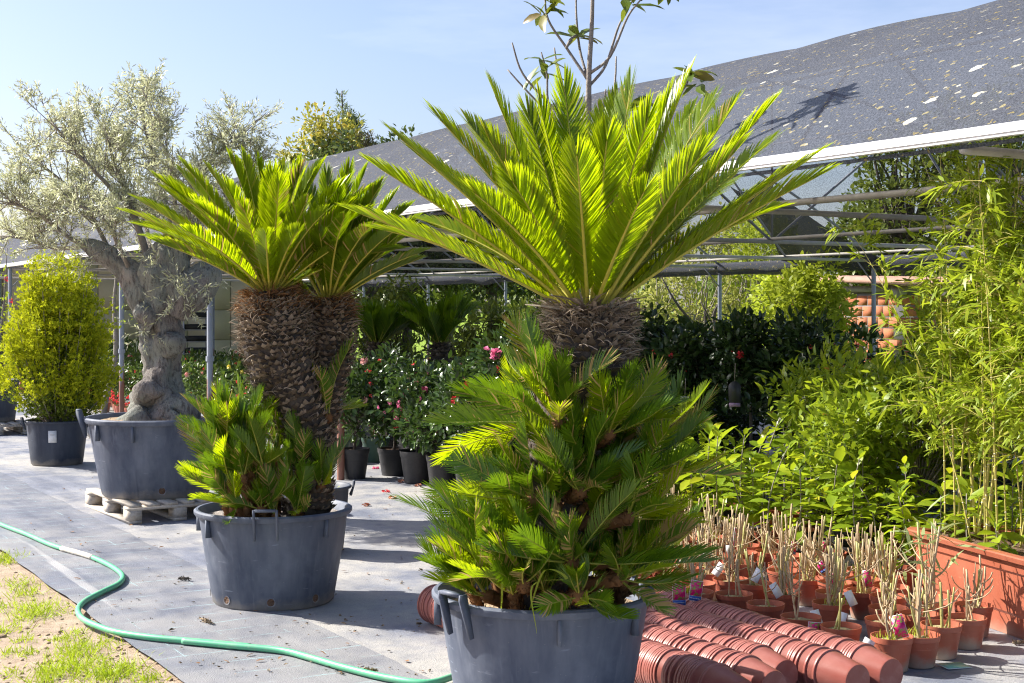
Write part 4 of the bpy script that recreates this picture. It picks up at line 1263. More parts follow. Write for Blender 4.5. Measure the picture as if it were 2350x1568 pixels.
# ---------------------------------------------------------------- pallets
def pallet(label, loc, rotz):
    t = thing('wooden_pallet', label, 'pallet', loc, rotz, 'pallets under the tubs')
    for y in (-0.35, 0, 0.35):
        MB().box((0, y, 0.011), 1.2, 0.1, 0.022).build('bottom_board', 'pallet_wood', t)
        for x in (-0.53, 0, 0.53):
            MB().box((x, y, 0.061), 0.14, 0.1, 0.078).build('block', 'pallet_wood', t)
    for x in (-0.53, 0, 0.53):
        MB().box((x, 0, 0.111), 0.14, 0.8, 0.022).build('stringer_board', 'pallet_wood', t)
    for i, y in enumerate(np.linspace(-0.345, 0.345, 6)):
        MB().box((0.0 + 0.004 * (i % 2), y, 0.133), 1.2, 0.1 - 0.006 * (i % 3), 0.0215).build('top_board', 'pallet_wood', t)
    return t
HEAD = math.atan2(SY, SX)

# ---------------------------------------------------------------- olive tree
rng = np.random.default_rng(8)
OP = onfloor((358 - U0) / FPX * 11.4, 11.4)
pallet('weathered pallet under the olive tub', OP, HEAD + 0.02)
OP = OP + (0, 0, 0.1445)
olive = thing('potted_olive_tree', 'old olive tree with thick gnarled trunk in the widest tub on a pallet', 'potted tree', OP)
def po(u, v, dy=0.0): return W(u, v, 11.4 + dy) - OP
big_pot(olive, 0.535, 0.42, 0.62, 'pot_slate', handles=[math.radians(195), math.radians(15)], ribs=[math.radians(x) for x in (265, 228, 310, 90)], rng=rng, soil='soil_tan', soil_drop=0.04, holes=[math.radians(290)], seam=math.radians(265))

def gnarled(path, rads, seg, amp, freq, seed, flute=0.0, nf=5, m=7):
    P = catmull(path, m)
    R = catmull(np.asarray(rads, float).reshape(-1, 1) * (1, 0, 0), m)[:, 0]
    T = vn(np.gradient(P, axis=0))
    V = []
    u = vn(np.cross(T[0], (0, 1, 0.05)))
    for i, (c, r, t) in enumerate(zip(P, R, T)):
        u = vn(u - t * np.dot(u, t)); w = np.cross(t, u)
        for j in range(seg):
            a = 2 * np.pi * j / seg
            d = u * math.cos(a) + w * math.sin(a)
            q = c + d * r
            nz = mnoise.fractal(Vector(q * freq) + Vector((seed, 0, 0)), 1.0, 2.0, 4)
            rr = r * (1 + amp * nz + flute * math.sin(nf * a + q[2] * 3.0 + 1.5 * mnoise.noise(Vector(q * 2.0))))
            V.append(c + d * rr)
    n = len(P)
    F = [(i * seg + j, i * seg + (j + 1) % seg, (i + 1) * seg + (j + 1) % seg, (i + 1) * seg + j) for i in range(n - 1) for j in range(seg)]
    F.append(tuple((n - 1) * seg + j for j in range(seg)))
    return V, F
mb = MB()
mb.add(*gnarled([po(362, 985), po(362, 955), po(366, 915), po(374, 870), po(376, 830), po(372, 780), po(366, 730), po(370, 680), po(378, 635), po(392, 590), po(405, 550), po(410, 520)],
                [0.36, 0.28, 0.21, 0.185, 0.148, 0.150, 0.165, 0.19, 0.22, 0.18, 0.125, 0.06], 64, 0.46, 3.6, 2, 0.09, 6))
mb.add(*gnarled([po(345, 720), po(325, 670), po(300, 628), po(262, 600), po(215, 568), po(180, 556)], [0.11, 0.135, 0.115, 0.095, 0.07, 0.03], 28, 0.32, 4, 5, 0.05))       # left limb
mb.add(*gnarled([po(395, 720, -.05), po(430, 670, -.05), po(462, 640, -.05), po(485, 622, -.02), po(494, 612)], [0.12, 0.16, 0.13, 0.10, 0.05], 28, 0.32, 4, 9, 0.05))      # right stub
mb.add(*gnarled([po(330, 980, -.15), po(310, 965, -.25), po(285, 975, -.3)], [0.2, 0.11, 0.03], 24, 0.3, 5, 13))                                                                  # root swellings
mb.add(*gnarled([po(410, 970, -.15), po(425, 940, -.15), po(440, 985, -.2)], [0.2, 0.14, 0.05], 24, 0.3, 5, 14))
mb.add(*gnarled([po(345, 735, -.12), po(325, 728, -.16), po(312, 735, -.17)], [0.11, 0.10, 0.04], 22, 0.3, 6, 15))                                                                # burls
mb.add(*gnarled([po(385, 790, -.08), po(395, 780, -.14), po(396, 765, -.16)], [0.12, 0.11, 0.05], 22, 0.3, 6, 16))
mb.add(*gnarled([po(350, 900, -.12), po(342, 890, -.20), po(345, 870, -.2)], [0.14, 0.13, 0.05], 22, 0.3, 6, 17))
mb.build('trunk', 'olive_bark', olive, smooth=True)
limbs = [  # image-plane path of each main branch: (u, v, dy)
    [(345, 610, 0), (318, 520, .1), (290, 430, .1), (262, 350, .1), (240, 270, .1)],
    [(215, 570, 0), (160, 545, -.1), (110, 500, -.2), (60, 470, -.2), (20, 455, -.3)],
    [(262, 600, .0), (225, 520, .1), (180, 440, .2), (120, 380, .2), (60, 330, .3)],
    [(300, 470, .1), (235, 395, -.2), (170, 320, -.3), (120, 250, -.3)],
    [(400, 560, 0), (385, 470, .2), (360, 380, .3), (340, 290, .3), (320, 210, .3)],
    [(405, 545, 0), (430, 450, .3), (470, 370, .3), (510, 320, .3), (550, 285, .3)],
    [(408, 530, 0), (400, 440, -.3), (390, 350, -.4), (350, 260, -.4)],
    [(460, 640, 0), (500, 540, .3), (540, 440, .3), (575, 360, .3)],
    [(300, 625, 0), (270, 560, -.35), (240, 500, -.5), (180, 460, -.6)],
    [(350, 600, .1), (330, 500, .6), (280, 400, .8), (200, 300, .8)],
    [(200, 565, 0), (130, 570, .1), (70, 550, .2), (10, 540, .2)],
    [(480, 625, 0), (470, 560, .0), (440, 500, -.3), (420, 460, -.4)],
]
mbB, mbL = MB(), MB()
LP, LD, LN = [], [], []
def twig(b, d, ln, r, depth):
    e = b + d * ln
    c = b + d * ln * 0.5 + rng.normal(0, 0.05, 3) * ln
    pts = bez(b, c, e, 5)
    mbB.tube(pts, np.linspace(r, r * 0.35, 5), 4, cap=False)
    if depth > 0:
        for _ in range(rng.integers(2, 5)):
            q = rng.uniform(0.35, 1.0)
            bb_ = pts[int(q * 4)]
            dd = vn(d + rng.normal(0, 0.62, 3) + np.array((0, 0, 0.28)))
            twig(bb_, dd, ln * rng.uniform(0.55, 0.8), r * 0.55, depth - 1)
    else:
        n = int(ln / 0.015)
        q = np.repeat(np.linspace(0.1, 1, n), 2)
        P = b + np.outer(q * ln, d) + rng.normal(0, 0.008, (2 * n, 3))
        dd = vn(d * 0.75 + unit_rand(rng, 2 * n) * 0.75)
        LP.append(P); LD.append(dd); LN.append(unit_rand(rng, 2 * n))
for li, lm in enumerate(limbs):
    P = catmull([po(u, v + max(0, 0.10 * (560 - v)), dy) for u, v, dy in lm], 5)
    r0 = 0.034 if li < 1 else 0.021
    mbB.tube(P, np.linspace(r0, 0.007, len(P)), 7)
    T = vn(np.gradient(P, axis=0))
    for i in range(4, len(P)):
        for _ in range(2):
            d = vn(T[i] * 0.6 + rng.normal(0, 0.6, 3) + np.array((0, 0, 0.25)))
            twig(P[i], d, rng.uniform(0.20, 0.34), 0.0055, 2 if rng.uniform() < 0.42 else 1)
mbB.build('branches', 'bark_grey', olive, smooth=True)
LP, LD, LN = np.concatenate(LP), np.concatenate(LD), np.concatenate(LN)
mbL.leaves(LP, LD, LN, rng.uniform(0.034, 0.058, len(LP)), rng.uniform(0.008, 0.0115, len(LP)), T_DIAMOND)
tag(mbL.build('crown', 'olive_leaf', olive), kind='stuff')
# low suckers on the trunk
mbL = MB()
for (u, v, dy) in ((395, 700, -.3), (420, 680, -.35), (330, 760, -.25), (440, 720, -.3), (410, 640, -.3), (360, 600, -.35), (470, 660, -.3)):
    b = po(u, v, dy)
    for _ in range(6):
        d = vn(np.array((rng.normal(0, .5), -0.6, rng.normal(0.2, .6))))
        n = 12
        P = b + np.outer(np.linspace(0, 0.22, n), d)
        mbL.leaves(P, vn(d + unit_rand(rng, n) * 0.8), unit_rand(rng, n), rng.uniform(0.04, 0.06, n), 0.012, T_DIAMOND)
tag(mbL.build('sucker_leaves', 'olive_leaf', olive), kind='stuff')

# ---------------------------------------------------------------- golden thuja
rng = np.random.default_rng(17)
TP = onfloor((131 - U0) / FPX * 14.95, 14.95)
thuja = thing('potted_golden_thuja', 'egg shaped golden yellow conifer in a tub with a white paper label', 'potted shrub', TP)
big_pot(thuja, 0.318, 0.262, 0.465, 'pot_slate_dark', handles=[math.radians(205), math.radians(25)], ribs=[], rng=rng, soil='soil_brown', soil_drop=0.05)
a = math.radians(279)
o3 = np.array((math.cos(a), math.sin(a), 0)); g3 = np.array((-math.sin(a), math.cos(a), 0)); z3 = vn(np.array((0, 0, 1.0)) + o3 * 0.12)
lbl = MB().box(o3 * 0.304 + (0, 0, 0.31), 0.002, 0.082, 0.125, np.array([np.cross(g3, z3), g3, z3])).build('paper_label', 'paper_white', thuja)
for j in range(4):
    MB().box(o3 * 0.3065 + (0, 0, 0.335 - 0.013 * j) + o3 * 0.0025 * (1 - j), 0.001, 0.05 - 0.008 * (j % 2), 0.003, np.array([np.cross(g3, z3), g3, z3])).build('printed_line', 'rail_grey', lbl)
def thuja_r(z):     # half width of the bush at height z above the ground
    q = np.clip((z - 0.45) / 1.72, 0, 1)
    return 0.12 + 0.47 * np.sin(np.pi * np.clip(q ** 0.85 * 0.93 + 0.05, 0, 1)) ** 0.7 * (1 - 0.20 * q)
mbS = MB()
mbI = MB(); mbO = MB()
IP, ID = [], []
OPp, ODd = [], []
for i in range(330):
    a = 2 * np.pi * i * 0.618 + rng.uniform(-.2, .2)
    ztop = 0.62 + 1.55 * rng.uniform(0.0, 1.0) ** 0.8
    rr = thuja_r(ztop) * (rng.uniform(0.80, 1.06) if i % 4 else rng.uniform(0.2, 0.7)) * (1 + 0.30 * mnoise.noise((math.cos(a) * 1.6, math.sin(a) * 1.6, ztop * 2.6)))
    e = np.array((rr * math.cos(a), rr * math.sin(a), ztop))
    b = np.array((0.07 * math.cos(a), 0.07 * math.sin(a), 0.40))
    c = np.array((rr * 0.75 * math.cos(a), rr * 0.75 * math.sin(a), 0.4 + (ztop - 0.4) * 0.45))
    pts = bez(b, c, e, 9)
    if i % 2 == 0:
        mbS.tube(pts, np.linspace(0.008, 0.003, 9), 4, cap=False)
    d = vn(pts[-1] - pts[-3])
    for q in np.linspace(0.25, 1.0, 13):
        pt = pts[min(8, int(q * 8))]
        m = 3 if q < 0.75 else 13
        for _ in range(m):
            off = rng.normal(0, 0.030, 3)
            dd = vn(d * 0.9 + np.array((math.cos(a), math.sin(a), 0)) * 0.35 + rng.normal(0, 0.45, 3))
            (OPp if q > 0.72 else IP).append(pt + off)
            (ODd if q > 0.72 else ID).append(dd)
mbS.build('stems', 'stem_grey', thuja)
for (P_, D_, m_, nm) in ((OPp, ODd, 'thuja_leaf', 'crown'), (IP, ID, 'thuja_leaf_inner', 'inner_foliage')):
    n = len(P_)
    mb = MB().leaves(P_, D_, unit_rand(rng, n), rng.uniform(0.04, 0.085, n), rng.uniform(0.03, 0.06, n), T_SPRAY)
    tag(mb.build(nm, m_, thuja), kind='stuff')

# ---------------------------------------------------------------- generic woody plants
def foliage(rng, clumps, per, size, aspect, tm, up=0.3, droop=0.0, shell=0.5):
    P, D, N = [], [], []
    for (c, r) in clumps:
        n = max(4, int(per * (r / 0.2) ** 2 if per > 0 else -per))
        o = unit_rand(rng, n)
        q = rng.uniform(shell, 1.0, n) ** 0.6
        r3 = np.broadcast_to(np.asarray(r, float), (3,)) if np.isscalar(r) else np.asarray(r)
        P.append(np.asarray(c) + o * q[:, None] * r3 + rng.normal(0, 0.12, (n, 3)) * np.mean(r3))
        D.append(vn(o + unit_rand(rng, n) * 0.8 + np.array((0, 0, up - droop))))
        N.append(vn(unit_rand(rng, n) * 0.7 + np.array((0, 0, 1.0))))
    P, D, N = np.concatenate(P), np.concatenate(D), np.concatenate(N)
    L = size * rng.uniform(0.65, 1.2, len(P))
    return MB().leaves(P, D, N, L, L * aspect * rng.uniform(0.8, 1.15, len(P)), tm)

def egg_clumps(rng, n, c, rad, r):
    out = []
    for o in unit_rand(rng, n):
        q = rng.uniform(0.35, 1.0) ** 0.5
        out.append((np.asarray(c) + o * q * np.asarray(rad), r * rng.uniform(0.6, 1.25)))
    return out

def limbs_to(mb, base, clumps, rng, fork, r0, seg=5, mi=0, every=1):
    fk = np.asarray(fork, float)
    mb.tube(bez(base, (np.asarray(base) + fk) / 2 + rng.normal(0, 0.03, 3), fk, 6), np.linspace(r0, r0 * 0.75, 6), 8, mi)
    for (c, r) in clumps[::every]:
        m = (fk + c) / 2 + rng.normal(0, 0.08, 3) * np.linalg.norm(c - fk) + np.array((0, 0, -0.05 * np.linalg.norm(c - fk)))
        mb.tube(bez(fk - np.array((0, 0, rng.uniform(0, 0.15) * (fk[2] - base[2]))), m, c, 6), np.linspace(r0 * 0.45, r0 * 0.10, 6), seg, mi, cap=False)
    return mb

def small_pot(root, R, H, mat, soil, rng, seg=26, drop=0.02, taper=0.74):
    rb = R * taper
    pr = [(0, 0.002), (rb - 0.005, 0), (rb, 0.004), (rb + (R - rb) * 0.82, H * 0.80), (R * 0.985, H * 0.83), (R, H * 0.84), (R * 1.03, H * 0.995), (R * 1.03, H), (R * 0.985, H), (R * 0.95, H * 0.86), (R * 0.9, H * 0.6)]
    p = MB().lathe(pr, seg).build('pot', mat, root, True, 35)
    soil_disc(R * 0.95, H - drop - 0.01, rng, 4, 18, 0.003, 0.012).build('soil', soil, root, True)
    return p

def flower_mesh(name, mat, R, n, rng):
    P = unit_rand(rng, n) * R * 0.25
    o = vn(P)
    return MB().leaves(P, o + rng.normal(0, .3, (n, 3)), unit_rand(rng, n), R * rng.uniform(0.6, 1.0, n), R * rng.uniform(0.7, 1.0, n), T_OVAL).mesh(name, mat)
rng = np.random.default_rng(3)
FL = {m: flower_mesh('flower', m, 0.036, 22, rng) for m in ('petal_pink', 'petal_red', 'petal_pale', 'petal_yellow')}
BUD = {m: flower_mesh('flower_bud', m, 0.022, 8, rng) for m in ('petal_pink', 'petal_red', 'petal_pale')}

def bush(name, label, cat, loc, rng, pot, z0, z1, rad, nclump, clump_r, per, size, aspect, tm, leafmat, bark='bark_dark', stem_r=0.012, flowers=(), group=None, fork=0.35, rot=0.0, shell=0.4, up=0.3):
    """a shrub: pot and soil if potted, forked stems, leafy crown, flowers as separate parts"""
    t = thing(name, label, cat, loc, rot, group)
    zb = 0.0
    if pot:
        small_pot(t, pot[0], pot[1], pot[2], 'soil_brown', rng)
        zb = pot[1] - 0.04
    c = np.array((0, 0, (z0 + z1) / 2))
    cl = egg_clumps(rng, nclump, c, (rad - clump_r * 0.6, rad - clump_r * 0.6, (z1 - z0) / 2 - clump_r * 0.5), clump_r)
    limbs_to(MB(), np.array((0, 0, zb)), cl, rng, np.array((0, 0, zb + (c[2] - zb) * fork)), stem_r).build('trunk', bark, t, True)
    tag(foliage(rng, cl, per, size, aspect, tm, up, 0, shell).build('crown', leafmat, t), kind='stuff')
    for (m, n, bud) in flowers:
        for _ in range(n):
            cc, r = cl[rng.integers(len(cl))]
            d = vn(unit_rand(rng, 1)[0] * (1, 1, 0.7) + np.array((-0.5, -0.9, 0.1)))
            obj('flower_bud' if bud else 'flower', (BUD if bud else FL)[m], t, cc + d * r * 0.95, tuple(rng.uniform(0, 6, 3)), rng.uniform(0.7, 1.2))
    return t

# --- camellias on the left, in black pots
rng = np.random.default_rng(40)
CAM = 'camellias in black pots under the near eave'
cam_proto = []
for i, (fl, lab) in enumerate((
        ([('petal_pale', 3, False), ('petal_pale', 5, True), ('petal_red', 6, True)], 'glossy dark camellia with pale pink blooms beside the rusty post'),
        ([('petal_red', 9, True)], 'glossy dark camellia with small red buds between flowering ones'),
        ([('petal_pink', 5, False), ('petal_pink', 24, True), ('petal_red', 8, True)], 'camellia covered with deep pink buds in a black pot'),
        ([('petal_pink', 2, True), ('petal_pale', 2, True)], 'young camellia in the lowest black pot at the end of the row'))):
    spots = ((813, 1098), (903, 1090), (957, 1108), (1012, 1120))
    p = G(*spots[i], 0.014)
    z1 = (1.22, 1.26, 1.10, 0.86)[i]
    t = bush('camellia', lab, 'camellia', onfloor(p[0], p[1]), rng, ((0.145, 0.155, 0.16, 0.135)[i], (0.29, 0.27, 0.30, 0.30)[i], 'black_plastic'), 0.36, z1, 0.34, 30, 0.16, 80, 0.075, 0.48, T_OVAL, 'camellia_leaf', flowers=fl, group=CAM, stem_r=0.014)
    cam_proto.append(t)
p = G(1082, 1143, .014)
cam_proto.append(bush('camellia', 'camellia in the black pot half hidden by the front palm', 'camellia', onfloor(p[0], p[1]), rng, (0.15, 0.30, 'black_plastic'), 0.40, 1.25, 0.36, 32, 0.16, 80, 0.075, 0.48, T_OVAL, 'camellia_leaf', flowers=[('petal_red', 3, False)], group=CAM))
# back rows of the same bank
rows = [(s, t) for t in (6.7, 7.3, 7.9) for s in np.arange(9.6, 15.2, 0.62)]
for i, (s, t) in enumerate(rows):
    b = ST(s + rng.uniform(-.12, .12), t + rng.uniform(-.1, .1), floor_z(t))
    dup(cam_proto[(0, 1, 4, 1)[i % 4]], b, rng.uniform(0, 6.28), 'dark camellia massed in the bank behind the row of black pots', 'camellias massed in the back rows', 0.78 + 0.12 * rng.uniform())
# big pink bloom beside the front palm
tall = bush('camellia', 'tall camellia with one large pink bloom just left of the front palm', 'camellia', onfloor(*W(1165, 900, 11.6)[:2]), rng, (0.16, 0.3, 'black_plastic'), 0.45, 1.55, 0.26, 26, 0.15, 90, 0.085, 0.48, T_OVAL, 'camellia_leaf', stem_r=0.014)
TLc = np.array(tall.location)
obj('flower', FL['petal_pink'], tall, W(1137, 812, 11.35) - TLc, (1, 0, 0), 1.5)
obj('flower_bud', BUD['petal_pink'], tall, W(1117, 802, 11.35) - TLc, (1, 0, 0), 1.4)
obj('flower_bud', BUD['petal_red'], tall, W(1140, 848, 11.35) - TLc, (1, 0, 0), 1.6)
# green pots between the black ones
for u, v in ((862, 1060), (772, 1062)):
    p = G(u, v, .01)
    t = thing('plant_pot', 'dark green pot standing behind the black pots' if u > 800 else 'dark green pot standing behind the rusty post', 'pot', onfloor(p[0], p[1]))
    small_pot(t, 0.15, 0.26, 'green_plastic', 'soil_brown', rng)
    limbs_to(MB(), np.array((0, 0, .2)), egg_clumps(rng, 5, (0, 0, .7), (.15, .15, .2), .1), rng, (0, 0, .4), .012).build('stem', 'bark_dark', t)

# --- clipped camellia standards on the right, in the shade
STD = 'clipped camellia standards under the roof'
stand_labels = ['dark camellia standard nearest the front palm', 'dark camellia standard with a hanging black label', 'dark camellia standard with red blooms on top', 'dark camellia standard just left of the leafy yellow green shrubs']
for i, u in enumerate((1490, 1600, 1720, 1830)):
    p = W(u, 900, 12.4 - 0.35 * i)
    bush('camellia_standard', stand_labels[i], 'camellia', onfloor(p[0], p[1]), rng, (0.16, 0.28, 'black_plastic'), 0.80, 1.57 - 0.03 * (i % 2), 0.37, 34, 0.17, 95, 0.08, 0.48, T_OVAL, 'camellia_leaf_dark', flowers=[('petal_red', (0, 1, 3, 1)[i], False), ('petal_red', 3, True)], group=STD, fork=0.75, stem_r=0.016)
for i in range(16):
    s, t = 8.2 + 0.85 * (i % 8), 8.9 + 0.9 * (i // 8)
    q = dup(cam_proto[1], ST(s, t, 0.009), rng.uniform(0, 6), 'dark camellia deep in the shade behind the standards', 'camellias deep in the shade', 1.15)
    kids = [c for c in q.children if c.name.startswith('crown')]
# hanging labels
for (u, v, Y, lab, mats) in ((1572, 938, 11.2, 'upright black care label with small white lines in front of the camellia standards', 'card_black'), (1686, 905, 11.0, 'rounded black label with lilac foot hanging in the dark camellias', 'card_black')):
    c = W(u, v, Y)
    t = thing('plant_label', lab, 'label', c - (0, 0, 0.10))
    if u < 1600:
        k = MB().box((0, 0, 0.10), 0.075, 0.004, 0.20).build('card', 'card_black', t)
        for j in range(6):
            MB().box((-0.028 + 0.011 * j, -0.004, 0.19), 0.006, 0.002, 0.012).build('white_mark', 'paper_white', k)
        for j in range(7):
            MB().box((0, -0.004, 0.165 - 0.018 * j), 0.06, 0.002, 0.0035).build('printed_line', 'rail_grey', k)
    else:
        pr = [(0.048 * math.cos(x), 0.05 * math.sin(x) + 0.15) for x in np.linspace(0, math.pi, 12)] + [(-0.045, 0.03), (0.045, 0.03)]
        m = len(pr)
        V = [(x, -0.002, z) for x, z in pr] + [(x, 0.002, z) for x, z in pr]
        k = MB().add(V, [tuple(range(m)), tuple(range(m, 2 * m))[::-1]] + [(i, m + i, m + (i + 1) % m, (i + 1) % m) for i in range(m)]).build('card', 'card_black', t)
        MB().box((0, 0, 0.018), 0.086, 0.005, 0.030).build('foot', 'card_lilac', k)
    MB().tube([(0, 0.0, 0.2), (0.005, 0.0, 0.34)], 0.0025, 5).build('string', 'stem_grey', t)

# --- beds in the left background
rng = np.random.default_rng(50)
bedp = []
for i, (fl, lab) in enumerate((([('petal_red', 8, True)], 'low leafy plants in pots'), ([('petal_yellow', 3, False)], 'x'), ([('petal_pale', 3, False), ('petal_pink', 2, True)], 'x'))):
    bedp.append(bush('potted_shrub', ('low red budded shrub in the background bed nearest the olive trunk', 'low shrub with yellow blooms in the background bed left of the twin palm', 'low shrub with pale blooms in the background bed left of the twin palm')[i], 'potted shrub', ST(17.5 + i * 1.1, 6.6, .009), rng, (0.13, 0.2, 'pot_terracotta'), 0.26, 0.92, 0.36, 18, 0.16, 60, 0.085, 0.45, T_OVAL, 'azalea_leaf', flowers=fl, group='low shrubs in the background bed'))
k = 0
for t in (6.5, 7.2, 7.9, 8.7):
    for s in np.arange(16.4, 31, 0.85):
        if t < 6.6 and s < 20.6 and s > 17.0:
            continue
        k += 1
        dup(bedp[(0, 2, 0, 1, 0)[k % 5]], ST(s + rng.uniform(-.2, .2), t + rng.uniform(-.15, .15), .009), rng.uniform(0, 6), 'low leafy potted shrub in the long background bed', 'shrubs filling the background bed', 0.85 + 0.3 * rng.uniform())
# red flowering pots in front of the bed
redp = bush('red_flowering_plant', 'small pot of red flowers in the background row', 'potted flower', ST(21.3, 6.0, .014), rng, (0.10, 0.16, 'pot_terracotta'), 0.14, 0.42, 0.16, 8, 0.08, 50, 0.05, 0.5, T_OVAL, 'azalea_leaf', flowers=[('petal_red', 5, False)], group='small pots of red flowers')
for i, s in enumerate(np.arange(21.8, 30, 0.5)):
    dup(redp, ST(s, 6.0 + 0.1 * (i % 2), .014), i, None)
# tall trolley of trays
rk = thing('plant_trolley', 'tall black plant trolley with shelves behind the olive trunk', 'trolley', ST(25.3, 8.3, .009), HEAD - math.pi / 2)
for x in (-0.28, 0.28):
    for y in (-0.22, 0.22):
        MB().tube([(x, y, 0), (x, y, 2.0)], 0.015, 6).build('upright', 'post_metal', rk)
for j in range(9):
    MB().box((0, 0, 0.2 + 0.215 * j), 0.58, 0.46, 0.02).build('shelf', 'rail_grey', rk)
    MB().box((0, 0, 0.26 + 0.215 * j), 0.54, 0.43, 0.09).build('tray', 'dark_shelf', rk)
obj('flower', FL['petal_red'], rk, (-0.1, -0.25, 1.78), None, 1.6)

# --- left edge: another tub on a pallet, thin staked tree, low pot
rng = np.random.default_rng(52)
q = G(-22, 995, 0)
E = onfloor(q[0], q[1])
pallet('low dark pallet under the tub at the left edge', E, HEAD)
t = thing('potted_tree', 'dark tub with a loose yellow green tree at the left edge', 'potted tree', E + (0, 0, .1445))
big_pot(t, 0.37, 0.31, 0.55, 'pot_slate_dark', handles=[math.radians(280)], rng=rng, soil='soil_brown')
cl = egg_clumps(rng, 12, (-0.15, 0, 1.2), (.28, .3, .55), .16)
limbs_to(MB(), np.array((0, 0, .4)), cl, rng, (0, 0, .8), .02).tube(bez((0, 0, .45), (.18, 0, 1.2), (.22, 0, 2.3), 8), np.linspace(.018, .006, 8), 6).build('trunk', 'bark_grey', t, True)
tag(foliage(rng, cl + [((.18, 0, 2.2), .16), ((.1, 0, 1.95), .14), ((.25, 0, 1.6), .12)], 45, .07, .4, T_OVAL).build('crown', 'shrub_leaf', t), kind='stuff')
for (u, v) in ((14, 640), (25, 690)):
    obj('fruit', BUD['petal_red'], t, W(u, v, q[1]) - np.array(t.location), None, 1.6)
q = G(262, 1005, 0)
t = thing('potted_young_tree', 'thin crooked young tree in a low slate tub behind the olive', 'potted tree', onfloor(q[0], q[1]))
big_pot(t, 0.37, 0.32, 0.20, 'pot_slate_dark', handles=[math.radians(250)], rng=rng, soil='soil_brown', soil_drop=.03)
Yq = q[1]
L0 = np.array(t.location)
MB().tube(catmull([W(u, v, Yq) - L0 for u, v in ((236, 960), (245, 905), (262, 850), (266, 780), (262, 700), (268, 620), (264, 520))], 5), np.linspace(.045, .016, 31), 8).build('trunk', 'bark_grey', t, True)
tag(foliage(rng, [((0.15, 0, z), .16) for z in (1.55, 1.8, 2.1, 2.35)], 40, .06, .4, T_OVAL).build('crown', 'shrub_leaf', t), kind='stuff')
# low empty tub behind the twin palm
q = W(722, 1120, 9.5)
t = thing('plastic_tub', 'slate tub with a few weeds showing behind the twin palm', 'tub', onfloor(q[0], q[1]))
q_h = CAMZ - (1120 - VH) / FPX * q[1]
big_pot(t, 0.235, 0.19, q_h, 'pot_slate_dark', handles=[math.radians(8), math.radians(188)], rng=rng, soil='soil_brown', soil_drop=0.10)
tag(foliage(rng, [((0.04, -.05, q_h + .02), .12)], 60, .035, .4, T_DIAMOND).build('weeds', 'bright_leaf', t), kind='stuff')

# ---------------------------------------------------------------- bank of large-leaved seedlings
rng = np.random.default_rng(60)
leaf_v = []
for L_, W_, d_ in ((0.14, 0.064, 0.0), (0.115, 0.056, 0.0), (0.155, 0.066, 0.0)):
    tv, tf = T_OVAL
    leaf_v.append(MB().leaves([(0, 0, 0)], [(1, 0, 0)], [(0, 0, 1)], [L_], [W_], T_OVAL).mesh('leaf', 'seedling_leaf', True))
BANK = 'large leaved seedlings massed behind the cut back pots'
def seedling(loc, h, nl, potmat, label):
    t = thing('seedling', label, 'potted seedling', loc, rng.uniform(0, 6.28), BANK)
    small_pot(t, 0.095, 0.16, potmat, 'soil_brown', rng, 18)
    nst = rng.integers(1, 3)
    for si in range(nst):
        e = np.array((rng.normal(0, .06), rng.normal(0, .06), h * (1 - 0.25 * si)))
        c = np.array((rng.normal(0, .05), rng.normal(0, .05), h * 0.5))
        P = bez((0.015 * si, 0, 0.13), c, e, 10)
        MB().tube(P, np.linspace(0.006, 0.003, 10), 5).build('stem', 'stem_grey', t)
        n = nl if si == 0 else nl // 2
        for i in range(n):
            q = 0.22 + 0.78 * (i / (n - 1)) ** 0.85
            f = q * 9
            i0 = min(8, int(f))
            pt = P[i0] + (P[i0 + 1] - P[i0]) * (f - i0)
            az = i * 2.4 + rng.uniform(-.4, .4)
            el = rng.uniform(-0.45, 0.30) + (0.75 if q > 0.9 else 0.05)
            obj('leaf', leaf_v[rng.integers(3)], t, pt, (rng.normal(0, .35), -el, az), rng.uniform(0.65, 1.2) * (0.8 if q > .95 else 1))
    return t
protos = []
ij = 0
for t_ in np.arange(5.98, 7.25, 0.25):
    for s_ in np.arange(5.0, 8.7, 0.27):
        loc = ST(s_ + rng.uniform(-.07, .07), t_ + rng.uniform(-.05, .05), floor_z(t_))
        h = rng.uniform(0.62, 0.98) * (0.82 if t_ < 6.1 else 1.0)
        lab = 'large leaved seedling, %s row behind the cut back pots, %s' % (('front', 'second', 'third', 'fourth', 'fifth', 'back')[min(5, int(round((t_ - 5.98) / 0.25)))], 'beside the planter' if s_ < 6.0 else 'mid row' if s_ < 7.2 else 'far end')
        if ij < 14:
            protos.append(seedling(loc, h, int(rng.integers(22, 32)), ('black_plastic', 'pot_terracotta')[ij % 2], lab))
        else:
            dup(protos[int(rng.integers(14))], loc, rng.uniform(0, 6.28), lab, BANK, 0.85 + 0.35 * rng.uniform())
        ij += 1

